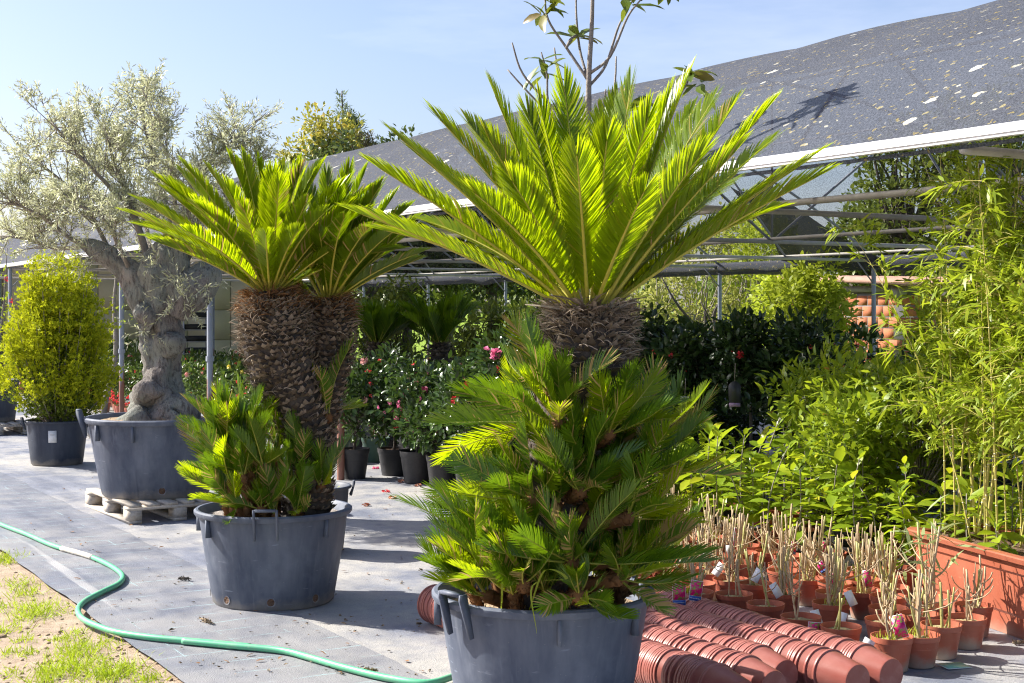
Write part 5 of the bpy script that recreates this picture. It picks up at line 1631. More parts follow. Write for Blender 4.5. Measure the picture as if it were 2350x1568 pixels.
# ---------------------------------------------------------------- cut-back oleanders
rng = np.random.default_rng(61)
BLOCK = 'cut back pots standing in a dense block'
def stem_mesh(rng, h, fork):
    mb = MB()
    lean = rng.normal(0, 0.22, 2)
    b = np.array((0, 0, 0))
    e = np.array((lean[0] * h, lean[1] * h, h))
    c = np.array((lean[0] * h * 0.8 + rng.normal(0, .012), lean[1] * h * 0.8 + rng.normal(0, .012), h * 0.4))
    r = rng.uniform(0.0032, 0.0060)
    P = bez(b, c, e, 7)
    rad = np.array([r * 1.25, r * 1.05, r, r * 1.12, r * 0.95, r * 0.92, r * 0.9])
    mb.tube(P, rad, 7)
    if fork:
        for _ in range(rng.integers(1, 3)):
            q = P[rng.integers(2, 5)]
            d = np.array((rng.normal(0, .03), rng.normal(0, .03), rng.uniform(.05, .14)))
            mb.tube(bez(q, q + d * (1.6, 1.6, .35), q + d * (1.9, 1.9, 1.0), 5), np.linspace(r * .75, r * .65, 5), 6)
    return mb
stem_lib = [[stem_mesh(np.random.default_rng(900 + i), h, i % 3 != 0).mesh('stem', 'stem_tan' if i % 5 else 'stem_green', True) for i in range(4)] for h in (0.14, 0.19, 0.24, 0.29)]
pot_me = {}
for nm, R, H in (('a', 0.092, 0.155), ('b', 0.095, 0.145)):
    e_ = bpy.data.objects.new('tmp', None)
    tmp = thing('tmp', 'tmp', 'tmp')
    p = small_pot(tmp, R, H, 'pot_terracotta', 'soil_mossy', rng, 30)
    pot_me[nm] = (p.data, [c for c in tmp.children if c.name.startswith('soil')][0].data, R, H)
    for c in list(tmp.children):
        bpy.data.objects.remove(c)
    bpy.data.objects.remove(tmp)
    bpy.data.objects.remove(e_)
moss_me = None
def cutback(loc, label, nst, hh, rng, var='a', group=BLOCK, weeds=False):
    t = thing('cut_back_shrub', label, 'potted shrub', loc, rng.uniform(0, 6.28), group)
    pm, sm, R, H = pot_me[var]
    obj('pot', pm, t)
    obj('soil', sm, t)
    for i in range(nst):
        a = rng.uniform(0, 6.28); q = R * rng.uniform(0.02, 0.42)
        obj('stem', stem_lib[min(3, max(0, hh + int(rng.integers(-1, 2))))][rng.integers(4)], t, (q * math.cos(a), q * math.sin(a), H - 0.03), (0, 0, rng.uniform(0, 6.28)), rng.uniform(0.85, 1.15))
    if weeds:
        mb = MB()
        n = 26
        P = np.column_stack([rng.normal(0.03, .025, n), rng.normal(-.02, .03, n), np.full(n, H - .018)])
        mb.leaves(P, unit_rand(rng, n) * .5 + (0, 0, 1), unit_rand(rng, n), rng.uniform(.02, .06, n), .005, T_BLADE)
        tag(mb.build('weeds', 'grass_blade', t), kind='stuff')
    return t
spec = []
# the outer pots one can single out
def cg(u, v, z=0.0):
    p = G(u, v, z); return onfloor(p[0], p[1])
named = [
    (2047, 1545, 'terracotta pot of short cut stems at the front corner of the block', 2, 0, True),
    (2108, 1535, 'terracotta pot of thick forked cut stems second from the front corner', 7, 2, True),
    (2160, 1515, 'terracotta pot of greenish cut stems third from the front corner', 6, 1, False),
    (2217, 1492, 'rightmost terracotta pot of cut stems nearest the long planter', 4, 1, False),
    (1930, 1520, 'low terracotta pot with two cut stubs behind the stacked pots', 2, 1, False),
    (1838, 1490, 'low terracotta pot with one thick stub and a pictured label', 2, 2, False),
    (1757, 1462, 'mossy terracotta pot with thin stubs behind the stacked pots', 2, 1, False),
    (1685, 1432, 'terracotta pot of three straight stubs behind the stacked pots', 3, 2, False),
    (1602, 1410, 'terracotta pot of one straight stub left of three stubs', 2, 2, False),
    (1530, 1395, 'terracotta pot of straight stubs beside the foreground tub', 4, 2, False),
]
taken = []
for i, (u, v, lab, n, hh, wd) in enumerate(named):
    p = G(u, v, 0.0)
    # rows further from the camera show only the rim: v above is where the foot would be
    loc = onfloor(p[0], p[1])
    cutback(loc, lab, n, hh, rng, 'ab'[i % 2], None, wd)
    taken.append(loc)
cnt = 0
for t_ in np.arange(4.60, 5.95, 0.196):
    for s_ in np.arange(4.5, 8.6, 0.196):
        loc = ST(s_ + rng.uniform(-.02, .02), t_ + rng.uniform(-.02, .02), floor_z(t_))
        if min(np.hypot(loc[0] - q[0], loc[1] - q[1]) for q in taken) < 0.185:
            continue
        u = U0 + loc[0] / loc[1] * FPX
        # keep out of the gap in front of the planter and of the stacks
        if u > 2235 or (u > 2060 and loc[1] > 7.05 + (u - 2060) * 0.0) and t_ > 5.35:
            continue
        taken.append(loc)
        cutback(loc, 'terracotta pot of cut back pale stems, %s row behind the stacked pots, %s' % (('first', 'second', 'third', 'fourth', 'fifth', 'sixth', 'seventh')[min(6, int(round((t_ - 4.60) / 0.196)))], 'near end' if s_ < 5.7 else 'middle' if s_ < 7.1 else 'far end'), int(rng.integers(6, 12)), int(rng.integers(0, 4)), rng, 'ab'[cnt % 2], BLOCK, cnt % 6 == 0)
        cnt += 1
# the one pot still in leaf
q = cg(2135, 1462)
lf = cutback(q, 'tallest cut back shrub, still with long pale leaves, before the planter', 6, 3, rng, 'b', None)
for c in list(lf.children):
    if c.name.startswith('stem'):
        c.scale = (1.3, 1.3, 1.5)
for i in range(46):
    me = leaf_v[0]
    if i == 0:
        ol = MB().leaves([(0, 0, 0)], [(1, 0, 0)], [(0, 0, 1)], [0.15], [0.02], T_STRIP).mesh('leaf', 'oleander_leaf', True)
    a = rng.uniform(0, 6.28)
    obj('leaf', ol, lf, (rng.normal(0, .06), rng.normal(0, .06), rng.uniform(.30, .60)), (rng.normal(0, .5), -rng.uniform(-.5, .9), a), rng.uniform(.6, 1.15))
# small white pots among them
for u, v, lab in ((2060, 1330, 'white plastic pot between the cut back shrubs and the planter'), (1925, 1310, 'white plastic pot among the cut back shrubs near the seedlings')):
    p = G(u, v + 20, 0)
    t = thing('plant_pot', lab, 'pot', onfloor(p[0], p[1]))
    small_pot(t, 0.085, 0.15, 'white_plastic', 'soil_brown', rng)

# ---------------------------------------------------------------- picture labels stuck in the pots
def text_mesh(body, size, mat):
    cu = bpy.data.curves.new('lettering', 'FONT')
    cu.body = body
    cu.size = size
    cu.align_x = 'CENTER'
    ob = bpy.data.objects.new('lettering', cu)
    COL.objects.link(ob)
    dg = bpy.context.evaluated_depsgraph_get()
    me = bpy.data.meshes.new_from_object(ob.evaluated_get(dg))
    bpy.data.objects.remove(ob)
    me.materials.clear()
    me.materials.append(MATS[mat])
    return me
txt = text_mesh('Nerium oleander', 0.0088, 'paper_white')
def picture_label(label, pos, rx, rz, w=0.062, h=0.10, band=True, tilt=0.0, photo='card_photo'):
    t = obj('plant_label', None, None, tuple(pos), (rx, tilt, rz))
    tag(t, label, 'label', 'printed labels among the pots')
    MB().box((0, 0, h / 2), w, 0.0016, h).build('card', 'paper_white', t)
    MB().box((0, -0.0018, h * (0.62 if band else 0.5)), w * 0.95, 0.001, h * (0.72 if band else 0.95)).build('picture', photo, t)
    if band:
        b = MB().box((0, -0.0022, h * 0.135), w * 0.95, 0.001, h * 0.22).build('band', 'card_blue', t)
        obj('lettering', txt, b, (0, -0.0032, h * 0.115), (math.pi / 2, 0, 0), w / 0.078)
    return t
def at(u, v, Y): return W(u, v, Y)
picture_label('upright picture label of magenta flowers with blue foot beside the foreground tub', at(1559, 1390, 6.95), -0.1, 0.05, 0.066, 0.105)
picture_label('tilted picture label of magenta flowers with blue foot, right of the upright one', at(1594, 1380, 6.95), -0.15, 0.1, 0.062, 0.10, tilt=0.18)
picture_label('picture label of magenta flowers behind the thick stub', at(1868, 1478, 6.62), -0.1, -0.1, 0.062, 0.10, tilt=0.06)
picture_label('slanted two picture label in the front corner pot', at(2072, 1465, 6.35), -0.35, -0.1, 0.058, 0.105, False, tilt=-0.28)
picture_label('tall tilted white backed label among the far cut stems', at(1685, 1262, 8.4), -0.1, 0.9, 0.04, 0.13, False, tilt=0.35)
picture_label('white label leaning over the pot rim in front of the stacks', at(1978, 1508, 6.3), -0.5, -0.2, 0.05, 0.09, True, tilt=0.5, photo='paper_white')
for i, (u, v, Y, tl) in enumerate(((1730, 1335, 7.4, .3), (1790, 1370, 7.2, -.4), (1925, 1440, 6.8, .2), (1880, 1435, 6.9, -.2), (1640, 1320, 7.8, .5), (1960, 1390, 7.0, -.3))):
    picture_label('faded white label %s' % ('leaning left of the thin stems in the block', 'fallen flat in the middle of the block', 'with pale blue print in the middle of the block', 'curled behind the picture label', 'hanging between stems near the foreground tub', 'leaning by the forked stems')[i], at(u, v, Y), -0.4, rng.uniform(-.8, .8), 0.045, 0.075, False, tl, 'paper_white')
for i in range(24):
    q = taken[int(rng.integers(10, len(taken)))] + np.array((rng.normal(0, .05), rng.normal(0, .05), .17))
    picture_label(('small %s label stuck upright in %s' % (('faded white', 'pink flowered', 'white', 'blue footed')[i % 4], 'a cut back pot within the block')), q, rng.normal(-.15, .2), rng.uniform(-.7, .7), rng.uniform(.03, .05), rng.uniform(.06, .095), i % 4 == 3, rng.normal(0, .35), 'card_photo' if i % 2 else 'paper_white')
p = cg(2190, 1538)
fl = obj('fallen_card', None, None, tuple(p + (0, 0, .006)), (0.06, 0.03, 0.35))
tag(fl, 'teal printed card lying on the ground cloth at the lower right', 'card')
MB().box((0, 0, 0), 0.13, 0.085, 0.002).build('card', 'paper_white', fl)
MB().box((0, 0, 0.002), 0.125, 0.08, 0.001).build('print', 'card_teal', fl)

# ---------------------------------------------------------------- terracotta planters with bamboo
rng = np.random.default_rng(62)
def planter(label, corner, ang, L, Wd, H):
    """corner: ground position of the far left corner of the long near side; ang: heading of the long side"""
    t = thing('long_planter', label, 'planter', corner, ang, 'long terracotta planters of bamboo')
    prof = [(0.0, 0.0), (0.0, 0.10), (-0.010, 0.115), (-0.016, H - 0.10), (-0.030, H - 0.085), (-0.034, H - 0.035), (-0.062, H - 0.03), (-0.068, H - 0.006), (-0.060, H), (-0.012, H), (0.004, H - 0.012), (0.010, H - 0.12)]
    V = []
    for d, z in prof:
        for (x, y, sx, sy) in ((0, 0, 1, 1), (L, 0, -1, 1), (L, Wd, -1, -1), (0, Wd, 1, -1)):
            # rounded corners: three points each
            r = 0.035
            for k_ in range(4):
                a = {(1, 1): math.pi, (-1, 1): 1.5 * math.pi, (-1, -1): 0, (1, -1): 0.5 * math.pi}[(sx, sy)] + (k_ / 3) * math.pi / 2
                V.append((x + sx * r + math.cos(a) * (r - d) , y + sy * r + math.sin(a) * (r - d), z))
    n = 16
    F = [(i * n + j, i * n + (j + 1) % n, (i + 1) * n + (j + 1) % n, (i + 1) * n + j) for i in range(len(prof) - 1) for j in range(n)]
    F.append(tuple(range(n))[::-1])
    MB().add(V, F).build('trough', 'trough_terracotta', t, True, 30)
    nx, ny = 22, 9
    V = [(0.012 + (L - 0.024) * i / (nx - 1), 0.012 + (Wd - 0.024) * j / (ny - 1), H - 0.030 + rng.normal(0, .007)) for i in range(nx) for j in range(ny)]
    F = [(i * ny + j, (i + 1) * ny + j, (i + 1) * ny + j + 1, i * ny + j + 1) for i in range(nx - 1) for j in range(ny - 1)]
    MB().add(V, F).build('soil', 'soil_brown', t)
    return t
def bamboo(root, culms, rng, zs, leaf_per=48, lsize=0.12):
    """culms: (x, y, height, lean x, lean y)"""
    mbL = MB()
    P_, D_, N_ = [], [], []
    mbT = MB()
    for (x, y, h, lx, ly) in culms:
        b = np.array((x, y, zs))
        e = b + np.array((lx, ly, h))
        pts = bez(b, b + np.array((lx * .25, ly * .25, h * .55)), e, 16)
        r0 = rng.uniform(0.0045, 0.0085)
        rad = np.linspace(r0, r0 * .35, 16)
        c = MB().tube(pts, rad, 6)
        for i in range(1, 15):
            c.tube([pts[i] - (0, 0, .004), pts[i], pts[i] + (0, 0, .004)], [rad[i] * 1.05, rad[i] * 1.4, rad[i] * 1.05], 6, 1)
        c.build('culm', ['bamboo_culm', 'bamboo_node'], root, True)
        for i in range(5, 16):
            for _ in range(2):
                d = vn(np.array((rng.normal(), rng.normal(), rng.uniform(.0, .9))))
                ln = rng.uniform(0.15, 0.42) * (1.15 - i / 22)
                tp = bez(pts[i], pts[i] + d * ln * .6, pts[i] + d * ln + (0, 0, -.06), 5)
                mbT.tube(tp, np.linspace(.0022, .001, 5), 4, cap=False)
                m = leaf_per // 4
                q = rng.integers(1, 5, m)
                P_.append(tp[q] + rng.normal(0, .012, (m, 3)))
                D_.append(vn(d + unit_rand(rng, m) * .85 + np.array((0, 0, -.15))))
                N_.append(vn(unit_rand(rng, m) * .6 + np.array((0, 0, 1))))
    P_, D_, N_ = map(np.concatenate, (P_, D_, N_))
    tag(mbT.build('twigs', 'bamboo_culm', root), kind='stuff')
    mbL.leaves(P_, D_, N_, lsize * rng.uniform(.55, 1.25, len(P_)), lsize * .15 * rng.uniform(.8, 1.3, len(P_)), T_STRIP)
    tag(mbL.build('foliage', 'bamboo_leaf', root), kind='stuff')
pA, pB = G(2082, 1222, .40), G(2350, 1294, .40)
ang = math.atan2(pB[1] - pA[1], pB[0] - pA[0])
pl1 = planter('near terracotta planter with tall yellow bamboo at the right edge', onfloor(pA[0] + .05, pA[1]), ang, 1.25, 0.46, 0.41)
culms = []
for i in range(44):
    culms.append((rng.uniform(.12, 1.15), rng.uniform(.08, .38), rng.uniform(1.35, 2.15), rng.normal(0.05, .22), rng.normal(0.10, .18)))
culms.append((.35, .12, 1.75, -.75, -.30))
bamboo(pl1, culms, rng, .33, 56, .105)
pl2 = planter('second terracotta planter of bamboo behind the near one', ST(5.2, 6.95, .009), ang - 0.1, 1.1, .42, .41)
bamboo(pl2, [(rng.uniform(.1, 1.0), rng.uniform(.08, .34), rng.uniform(1.4, 2.2), rng.normal(0, .25), rng.normal(0, .25)) for _ in range(22)], rng, .33, 56, .105)

# --- yellow green shrubs beyond the seedlings
SHR = 'loose yellow green shrubs under the eave'
for i, (u, v, Y, z1, rad, lab) in enumerate(((1905, 800, 9.9, 1.38, .42, 'loose yellow green shrub nearest the dark camellias'), (2010, 800, 9.3, 1.36, .46, 'tall loose yellow green shrub before the brick shed'), (2110, 800, 8.9, 1.45, .46, 'dense yellow green shrub beside the bamboo'), (2220, 800, 8.7, 1.9, .5, 'yellow green shrub behind the bamboo culms'), (1960, 850, 8.9, 1.15, .36, 'lower yellow green shrub rising over the seedlings'))):
    p = W(u, v, Y)
    bush('loose_shrub', lab, 'shrub', onfloor(p[0], p[1]), rng, (0.17, 0.28, 'black_plastic'), 0.45, z1, rad, 52, 0.15, 70, 0.09, 0.32, T_STRIP, 'shrub_leaf', bark='stem_grey', group=SHR, stem_r=.016, shell=.2, flowers=[('petal_red', 1, True)] if i < 3 else ())

# ---------------------------------------------------------------- sparse magnolia tree
rng = np.random.default_rng(63)
MY = 9.2
M0 = onfloor(W(1352, 700, MY)[0], MY)
mag = thing('young_magnolia_tree', 'tall nearly bare magnolia with a few leaf tufts rising behind the front palm', 'tree', M0)
def pm(u, v, dy=0.0): return W(u, v, MY + dy) - M0
small_pot(mag, 0.2, 0.34, 'black_plastic', 'soil_brown', rng, 28)
mb = MB()
mb.tube(catmull([(0, 0, .3), pm(1350, 700), pm(1345, 400), pm(1350, 250), pm(1352, 160), pm(1358, 60), pm(1362, -90)], 6), np.concatenate([np.linspace(.026, .021, 20), np.linspace(.019, .011, 17)]), 9)
br = [((1350, 185), (1300, 110), (1258, 45), (1250, -15), .1), ((1352, 170), (1400, 130), (1440, 40), (1470, 0), -.1), ((1350, 200), (1390, 150), (1420, 60), (1452, 0), .1), ((1348, 180), (1330, 110), (1322, 20), (1325, -40), .2),
      ((1347, 330), (1262, 240), (1200, 170), (1175, 98), -.1), ((1347, 330), (1270, 270), (1210, 210), (1165, 160), .1), ((1346, 350), (1265, 255), (1255, 170), (1242, 120), .0), ((1348, 330), (1480, 290), (1560, 215), (1590, 165), .2),
      ((1348, 320), (1300, 230), (1280, 160), (1272, 110), .2), ((1348, 330), (1420, 290), (1470, 260), (1480, 225), -.1), ((1348, 300), (1402, 240), (1412, 180), (1414, 130), .2), ((1348, 300), (1380, 260), (1386, 240), (1390, 205), .1), ((1300, 110), (1310, 90), (1325, 80), (1330, 78), .1), ((1452, 0), (1462, -20), (1480, -45), (1500, -60), .0), ((1470, 0), (1490, -15), (1515, -25), (1535, -35), .05), ((1360, -60), (1400, -80), (1440, -95), (1470, -105), .1)]
for (a_, b_, c_, d_, dy) in br:
    mb.tube(catmull([pm(*a_), pm(*b_, dy * .6), pm(*c_, dy), pm(*d_, dy * 1.3)], 5), np.linspace(.011, .005, 16), 6)
mb.build('trunk', 'bark_grey', mag, True)
mag_leaf = [MB().leaves([(0, 0, 0)], [(1, 0, 0)], [(0, 0, 1)], [l], [w], T_OVAL).mesh('leaf', 'magnolia_leaf', True) for l, w in ((.20, .072), (.16, .062))]
for (u, v, dy, n, sp) in ((1250, 30, .1, 8, 1), (1258, 5, .1, 5, 1), (1325, 85, .1, 9, 1), (1240, 140, 0, 6, 1), (1250, 165, 0, 6, 1), (1452, 8, 0, 7, 1), (1432, 0, -.1, 4, 1), (1590, 170, .2, 9, 1), (1600, 195, .2, 5, 1), (1480, 225, -.1, 4, 1), (1475, 250, -.1, 3, 1), (1500, -60, 0, 16, 1), (1470, -105, .1, 12, 1), (1440, -75, -.1, 10, 1), (1535, -35, .1, 14, 1), (1400, -130, 0, 8, 1), (1520, -48, .05, 10, 1), (1485, -85, .05, 10, 1)):
    c = pm(u, v, dy)
    for i in range(n):
        obj('leaf', mag_leaf[i % 2], mag, c + rng.normal(0, .012, 3), (rng.normal(0, .4), -rng.uniform(-1.0, .7), i * 2.4 + rng.uniform(-.4, .4)), rng.uniform(.7, 1.1))

# ---------------------------------------------------------------- trees and scrub in the distance
rng = np.random.default_rng(64)
def far_tree(name, label, cat, u, Y, z0, z1, rad, nc, cr, per, size, asp, tm, mat, bark='bark_dark', r0=.12, group=None, fork=.5, shell=.35, squash=1.0, extra=None):
    p = W(u, 715, Y)
    fz = field_z(TX * p[0] + TY * p[1])
    z0, z1 = z0 - fz, z1 - fz
    t = thing(name, label, cat, (p[0], p[1], fz), 0, group)
    cl = egg_clumps(rng, nc, (0, 0, (z0 + z1) / 2), (rad, rad * squash, (z1 - z0) / 2), cr)
    if extra:
        cl += extra
    limbs_to(MB(), np.array((0, 0, -0.05)), cl, rng, (0, 0, z0 + (z1 - z0) * .15), r0, every=1).build('trunk', bark, t, True)
    tag(foliage(rng, cl, -per, size, asp, tm, .2, 0, shell).build('crown', mat, t), kind='stuff')
    return t
far_tree('autumn_tree', 'yellow green tree with dry leaves rising over the net roof', 'tree', 748, 44, 4.6, 7.7, 1.30, 64, .40, 64, .16, .55, T_OVAL, 'autumn_leaf', 'bark_grey')
# loose conifer beside it
p = W(795, 715, 47)
t = thing('loose_conifer', 'loose grey green conifer with a thin leader beside the yellow tree', 'tree', (p[0], p[1], 0))
mb = MB().tube([(0, 0, 0), (0, 0, 5), (-.15, 0, 8.9)], [.14, .09, .02], 8)
cl = []
for i in range(60):
    z = rng.uniform(3.6, 8.0)
    rr = (1.75 * (8.4 - z) / 4.5 + .15) * rng.uniform(.45, 1.1)
    a = rng.uniform(0, 6.28)
    e = np.array((rr * math.cos(a) + .2, rr * math.sin(a), z + rr * .45))
    mb.tube(bez((0, 0, z - .2), (e[0] * .5, e[1] * .5, z), e, 5), np.linspace(.03, .008, 5), 4, cap=False)
    for q in np.linspace(.4, 1, 5):
        cl.append((np.array((0, 0, z - .2)) * (1 - q) + e * q, .16))
for z in np.linspace(7.4, 8.75, 10):
    cl.append((np.array((-.12 + rng.normal(0, .06), 0, z)), .26 * (9.2 - z) / 1.6 + .05))
mb.build('trunk', 'bark_dark', t)
tag(foliage(rng, cl, -26, .20, .22, T_DIAMOND, .3, 0, .1).build('crown', 'conifer_leaf', t), kind='stuff')
# brown cypress tip
p = W(842, 715, 40)
t = thing('cypress', 'small brown cypress tip showing above the net roof', 'tree', (p[0], p[1], 0))
MB().tube([(0, 0, 0), (0, 0, 6.4)], [.1, .02], 6).build('trunk', 'bark_dark', t)
tag(foliage(rng, [(np.array((rng.normal(0, .10), rng.normal(0, .1), z)), .20 * (6.9 - z) / 1.2 + .06) for z in np.linspace(4.6, 6.55, 40)], -50, .10, .3, T_DIAMOND, .9, 0, .2).build('crown', 'cypress_leaf', t), kind='stuff')
far_tree('bare_shrub', 'thin grey green twigs beyond the cypress tip', 'tree', 900, 42, 5.0, 6.3, .6, 14, .2, 26, .11, .4, T_DIAMOND, 'conifer_leaf', 'bark_grey', .05)

DK = 'dark trees beyond the far eave'
dk_labels = ['dark tree behind the left small palm', 'dark ivy covered tree between the two small palms', 'dark ivy covered tree behind the right small palm', 'dark ivy covered tree left of the front palm crown', 'dark ivy covered tree hidden behind the front palm', 'dark tree behind the twin palm crown']
for i, u in enumerate((850, 935, 1030, 1130, 1240, 740)):
    far_tree('ivy_tree', dk_labels[i], 'tree', u, 40 + 1.5 * (i % 3), 1.6, 6.6, 1.25, 46, .55, 110, .17, .6, T_OVAL, 'dark_tree_leaf', r0=.16, group=DK)
mid_l = ['mid green bush between the small palms', 'mid green bush above the left small palm', 'yellow green bush left of the front palm trunk', 'mid green bush behind the pink bloom', 'mid green bush under the right small palm']
for i, (u, z1) in enumerate(((920, 2.1), (855, 2.0), (1120, 1.75), (1215, 1.75), (1060, 1.2))):
    far_tree('garden_bush', mid_l[i], 'bush', u, 24.5 + i * .5, .55, z1, .5, 26, .24, 60, .12, .4, T_OVAL, 'mid_tree_leaf', r0=.04, group='bushes beyond the camellias')
sc_l = ['pale feathery bush just right of the front palm trunk', 'pale feathery bush left of the far post', 'pale green bush around the far post', 'bright green bush right of the far post', 'bright green young tree before the brick shed', 'bright green bush by the left wall of the brick shed', 'mid green bush behind the far post']
for i, (u, Y, z1, rad, m) in enumerate(((1490, 34, 3.2, 1.3, 'scrub_leaf'), (1590, 36, 4.2, 1.4, 'scrub_leaf'), (1690, 38, 4.6, 1.4, 'bright_leaf'), (1775, 34, 4.0, 1.1, 'bright_leaf'), (1870, 22.5, 2.30, .60, 'bright_leaf'), (1825, 30, 2.5, .8, 'bright_leaf'), (1740, 42, 5.2, 1.6, 'mid_tree_leaf'))):
    far_tree('field_bush', sc_l[i], 'bush', u, Y, .5 if i < 4 else .9, z1, rad, 44, .36 if i != 4 else .26, 70, .13, .5, T_OVAL, m, 'bark_grey', .06, group='bushes in the field beyond the far eave', shell=.1)
# gnarled dark leaning stems in the field
p = W(1635, 715, 29)
t = thing('gnarled_bush', 'dark gnarled leaning stems in front of the pale bushes', 'bush', (p[0], p[1], 0))
mb = MB()
for i in range(9):
    e = np.array((rng.uniform(-1.2, .3), rng.normal(0, .3), rng.uniform(1.2, 2.6)))
    mb.tube(catmull([(.35 + rng.normal(0, .1), 0, 0), (.15 + rng.normal(0, .1), 0, .7), e * (.6, 1, .7) + rng.normal(0, .1, 3), e], 5), np.linspace(.06, .012, 16), 6)
mb.build('stems', 'bark_dark', t)
far_l = ['large leafy tree seen through the net at the right', 'leafy tree seen through the net behind the bamboo', 'tall leafy tree at the right edge behind the net', 'leafy tree behind the brick shed']
for i, (u, Y, z0, z1, rad) in enumerate(((2080, 34, 2.2, 6.4, 1.25), (2240, 32, 1.8, 6.6, 1.5), (2400, 30, 1.5, 7.0, 1.6), (2000, 38, 1.8, 4.6, 1.2))):
    far_tree('field_tree', far_l[i], 'tree', u, Y, z0, z1, rad, 60, .42, 64, .17, .55, T_OVAL, 'mid_tree_leaf', 'bark_dark', .16, group='trees beyond the far eave', shell=.2)
# far tree belt: one mass on the horizon
cl = []
for x in np.linspace(-70, 70, 90):
    cl.append((np.array((x + rng.normal(0, 1), 95 + rng.normal(0, 6), 1.6 + rng.uniform(0, 1.0))), 2.2))
tb = foliage(rng, cl, -120, .9, .7, T_OVAL, .2, 0, .2).build('distant_wood', 'mid_tree_leaf')
tag(tb, 'low distant belt of trees along the horizon', 'wood', None, 'stuff')
# meadow grass
n = 16000
s_ = rng.uniform(12, 40, n); t_ = 17.25 + rng.uniform(0, 1, n) ** 1.3 * 20
P = np.column_stack([SX * s_ + TX * t_, SY * s_ + TY * t_, np.array([field_z(q) for q in t_]) - .004])
mb = MB().leaves(P, unit_rand(rng, n) * .45 + (0, 0, 1), unit_rand(rng, n), rng.uniform(.10, .42, n), .022, T_BLADE)
tag(mb.build('meadow_grass', 'field_blade'), 'long bright meadow grass beyond the far eave', 'grass', None, 'stuff')
# sunlit weeds right behind the camellia bank, between shade house and field
n = 5000
s_ = rng.uniform(16, 30, n); t_ = rng.uniform(14.2, 17.2, n)
P = np.column_stack([SX * s_ + TX * t_, SY * s_ + TY * t_, np.full(n, .008)])
mb = MB().leaves(P, unit_rand(rng, n) * .45 + (0, 0, 1), unit_rand(rng, n), rng.uniform(.15, .5, n), .022, T_BLADE)
tag(mb.build('tall_weeds', 'field_blade'), 'tall bright weeds along the far side of the shade house', 'weeds', None, 'stuff')

# ---------------------------------------------------------------- nested pots lying in rows
rng = np.random.default_rng(65)
R_, H_ = 0.096, 0.165
prof = [(0.0, 0.0), (R_ * .70, 0.0), (R_ * .73, .006), (R_ * .955, H_ - .016), (R_ * .975, H_ - .0125), (R_ * 1.03, H_ - .011), (R_ * 1.04, H_ - .008), (R_ * 1.04, H_ - .003), (R_ * 1.03, H_), (R_ * .975, H_), (R_ * .94, H_ - .02), (R_ * .67, .012), (0, .012)]
nest_me = MB().lathe(prof, 36).mesh('nested_pot', 'pot_brick', True, 32)
rows = [  # across position, from s (left, far) to s (right, near), label, layer height
    (4.37, 5.80, 4.40, 'empty terracotta pot nested in the farthest lying stack'),
    (4.175, 5.88, 4.42, 'empty terracotta pot nested in the second lying stack from the back'),
    (3.98, 5.72, 4.63, 'empty terracotta pot nested in the third lying stack from the back'),
    (3.785, 5.55, 4.50, 'empty terracotta pot nested in the second nearest lying stack'),
    (3.59, 5.36, 4.45, 'empty terracotta pot nested in the nearest lying stack'),
    (3.40, 6.50, 5.95, 'empty terracotta pot nested in the short stack left of the foreground tub'),
]
for ri, (tt, sa, sb, lab) in enumerate(rows):
    s_ = sa
    dev = rng.normal(0, .006)
    while s_ > sb:
        z = floor_z(tt) + R_ * 1.035
        o = obj('nested_pot', nest_me, None, tuple(ST(s_ - H_, tt + dev + rng.normal(0, .002), z - 0.001)))
        # pot axis points back along the house: open rim to the far left
        ax_ = Vector((SX, SY, rng.normal(0.0, .006)))
        q = ax_.to_track_quat('Z', 'Y')
        o.rotation_mode = 'QUATERNION'
        o.rotation_quaternion = q
        tag(o, lab, 'pot', 'empty pots nested in lying stacks, row %d' % (ri + 1))
        step = rng.choice([.0125, .016, .022, .036, .055], p=[.50, .20, .10, .10, .10])
        s_ -= step

# ---------------------------------------------------------------- hose and litter
def z5(x, y): return (x * .2979 / 1.0894, (1250 + y * .2979) / 1.0894)
def z4(x, y): return ((400 + x * .3558) / 1.0894, (1150 + y * .3558) / 1.0894)
hp_ = [(-60, 1172), z5(-10, 200), z5(220, 290), z5(400, 370), z5(520, 412), z5(740, 475), z5(900, 545), z5(1000, 610), z5(1030, 660), z5(990, 715), z5(850, 785), z5(705, 865), z5(655, 940), z5(700, 1015), z5(850, 1085), z5(1010, 1130), z5(1300, 1172), z5(1700, 1208), z5(2100, 1248), z4(160, 1285), z4(500, 1318), z4(850, 1352), z4(1050, 1402), z4(1300, 1475), z4(1600, 1548), (980, 1573), (1045, 1556), (1120, 1530)]
HP = []
for (u, v) in hp_:
    p = G(u, v + 6, 0.02)
    HP.append(np.array((p[0], p[1], 0.041)))
C = catmull(HP, 9)
hose = thing('garden_hose', 'green garden hose snaking across the ground cloth', 'hose', tuple(C[120] * (1, 1, 0)))
HL2 = np.array(hose.location)
MB().tube(C - HL2, 0.0155, 12).build('pipe', 'hose_green', hose, True)
mb = MB()
seg = C[36:48]
mb.tube(seg - HL2, [.0162 + .002 * rng.uniform() for _ in seg], 12)
mb.build('sandy_patch', 'dusty_tape', hose, True)
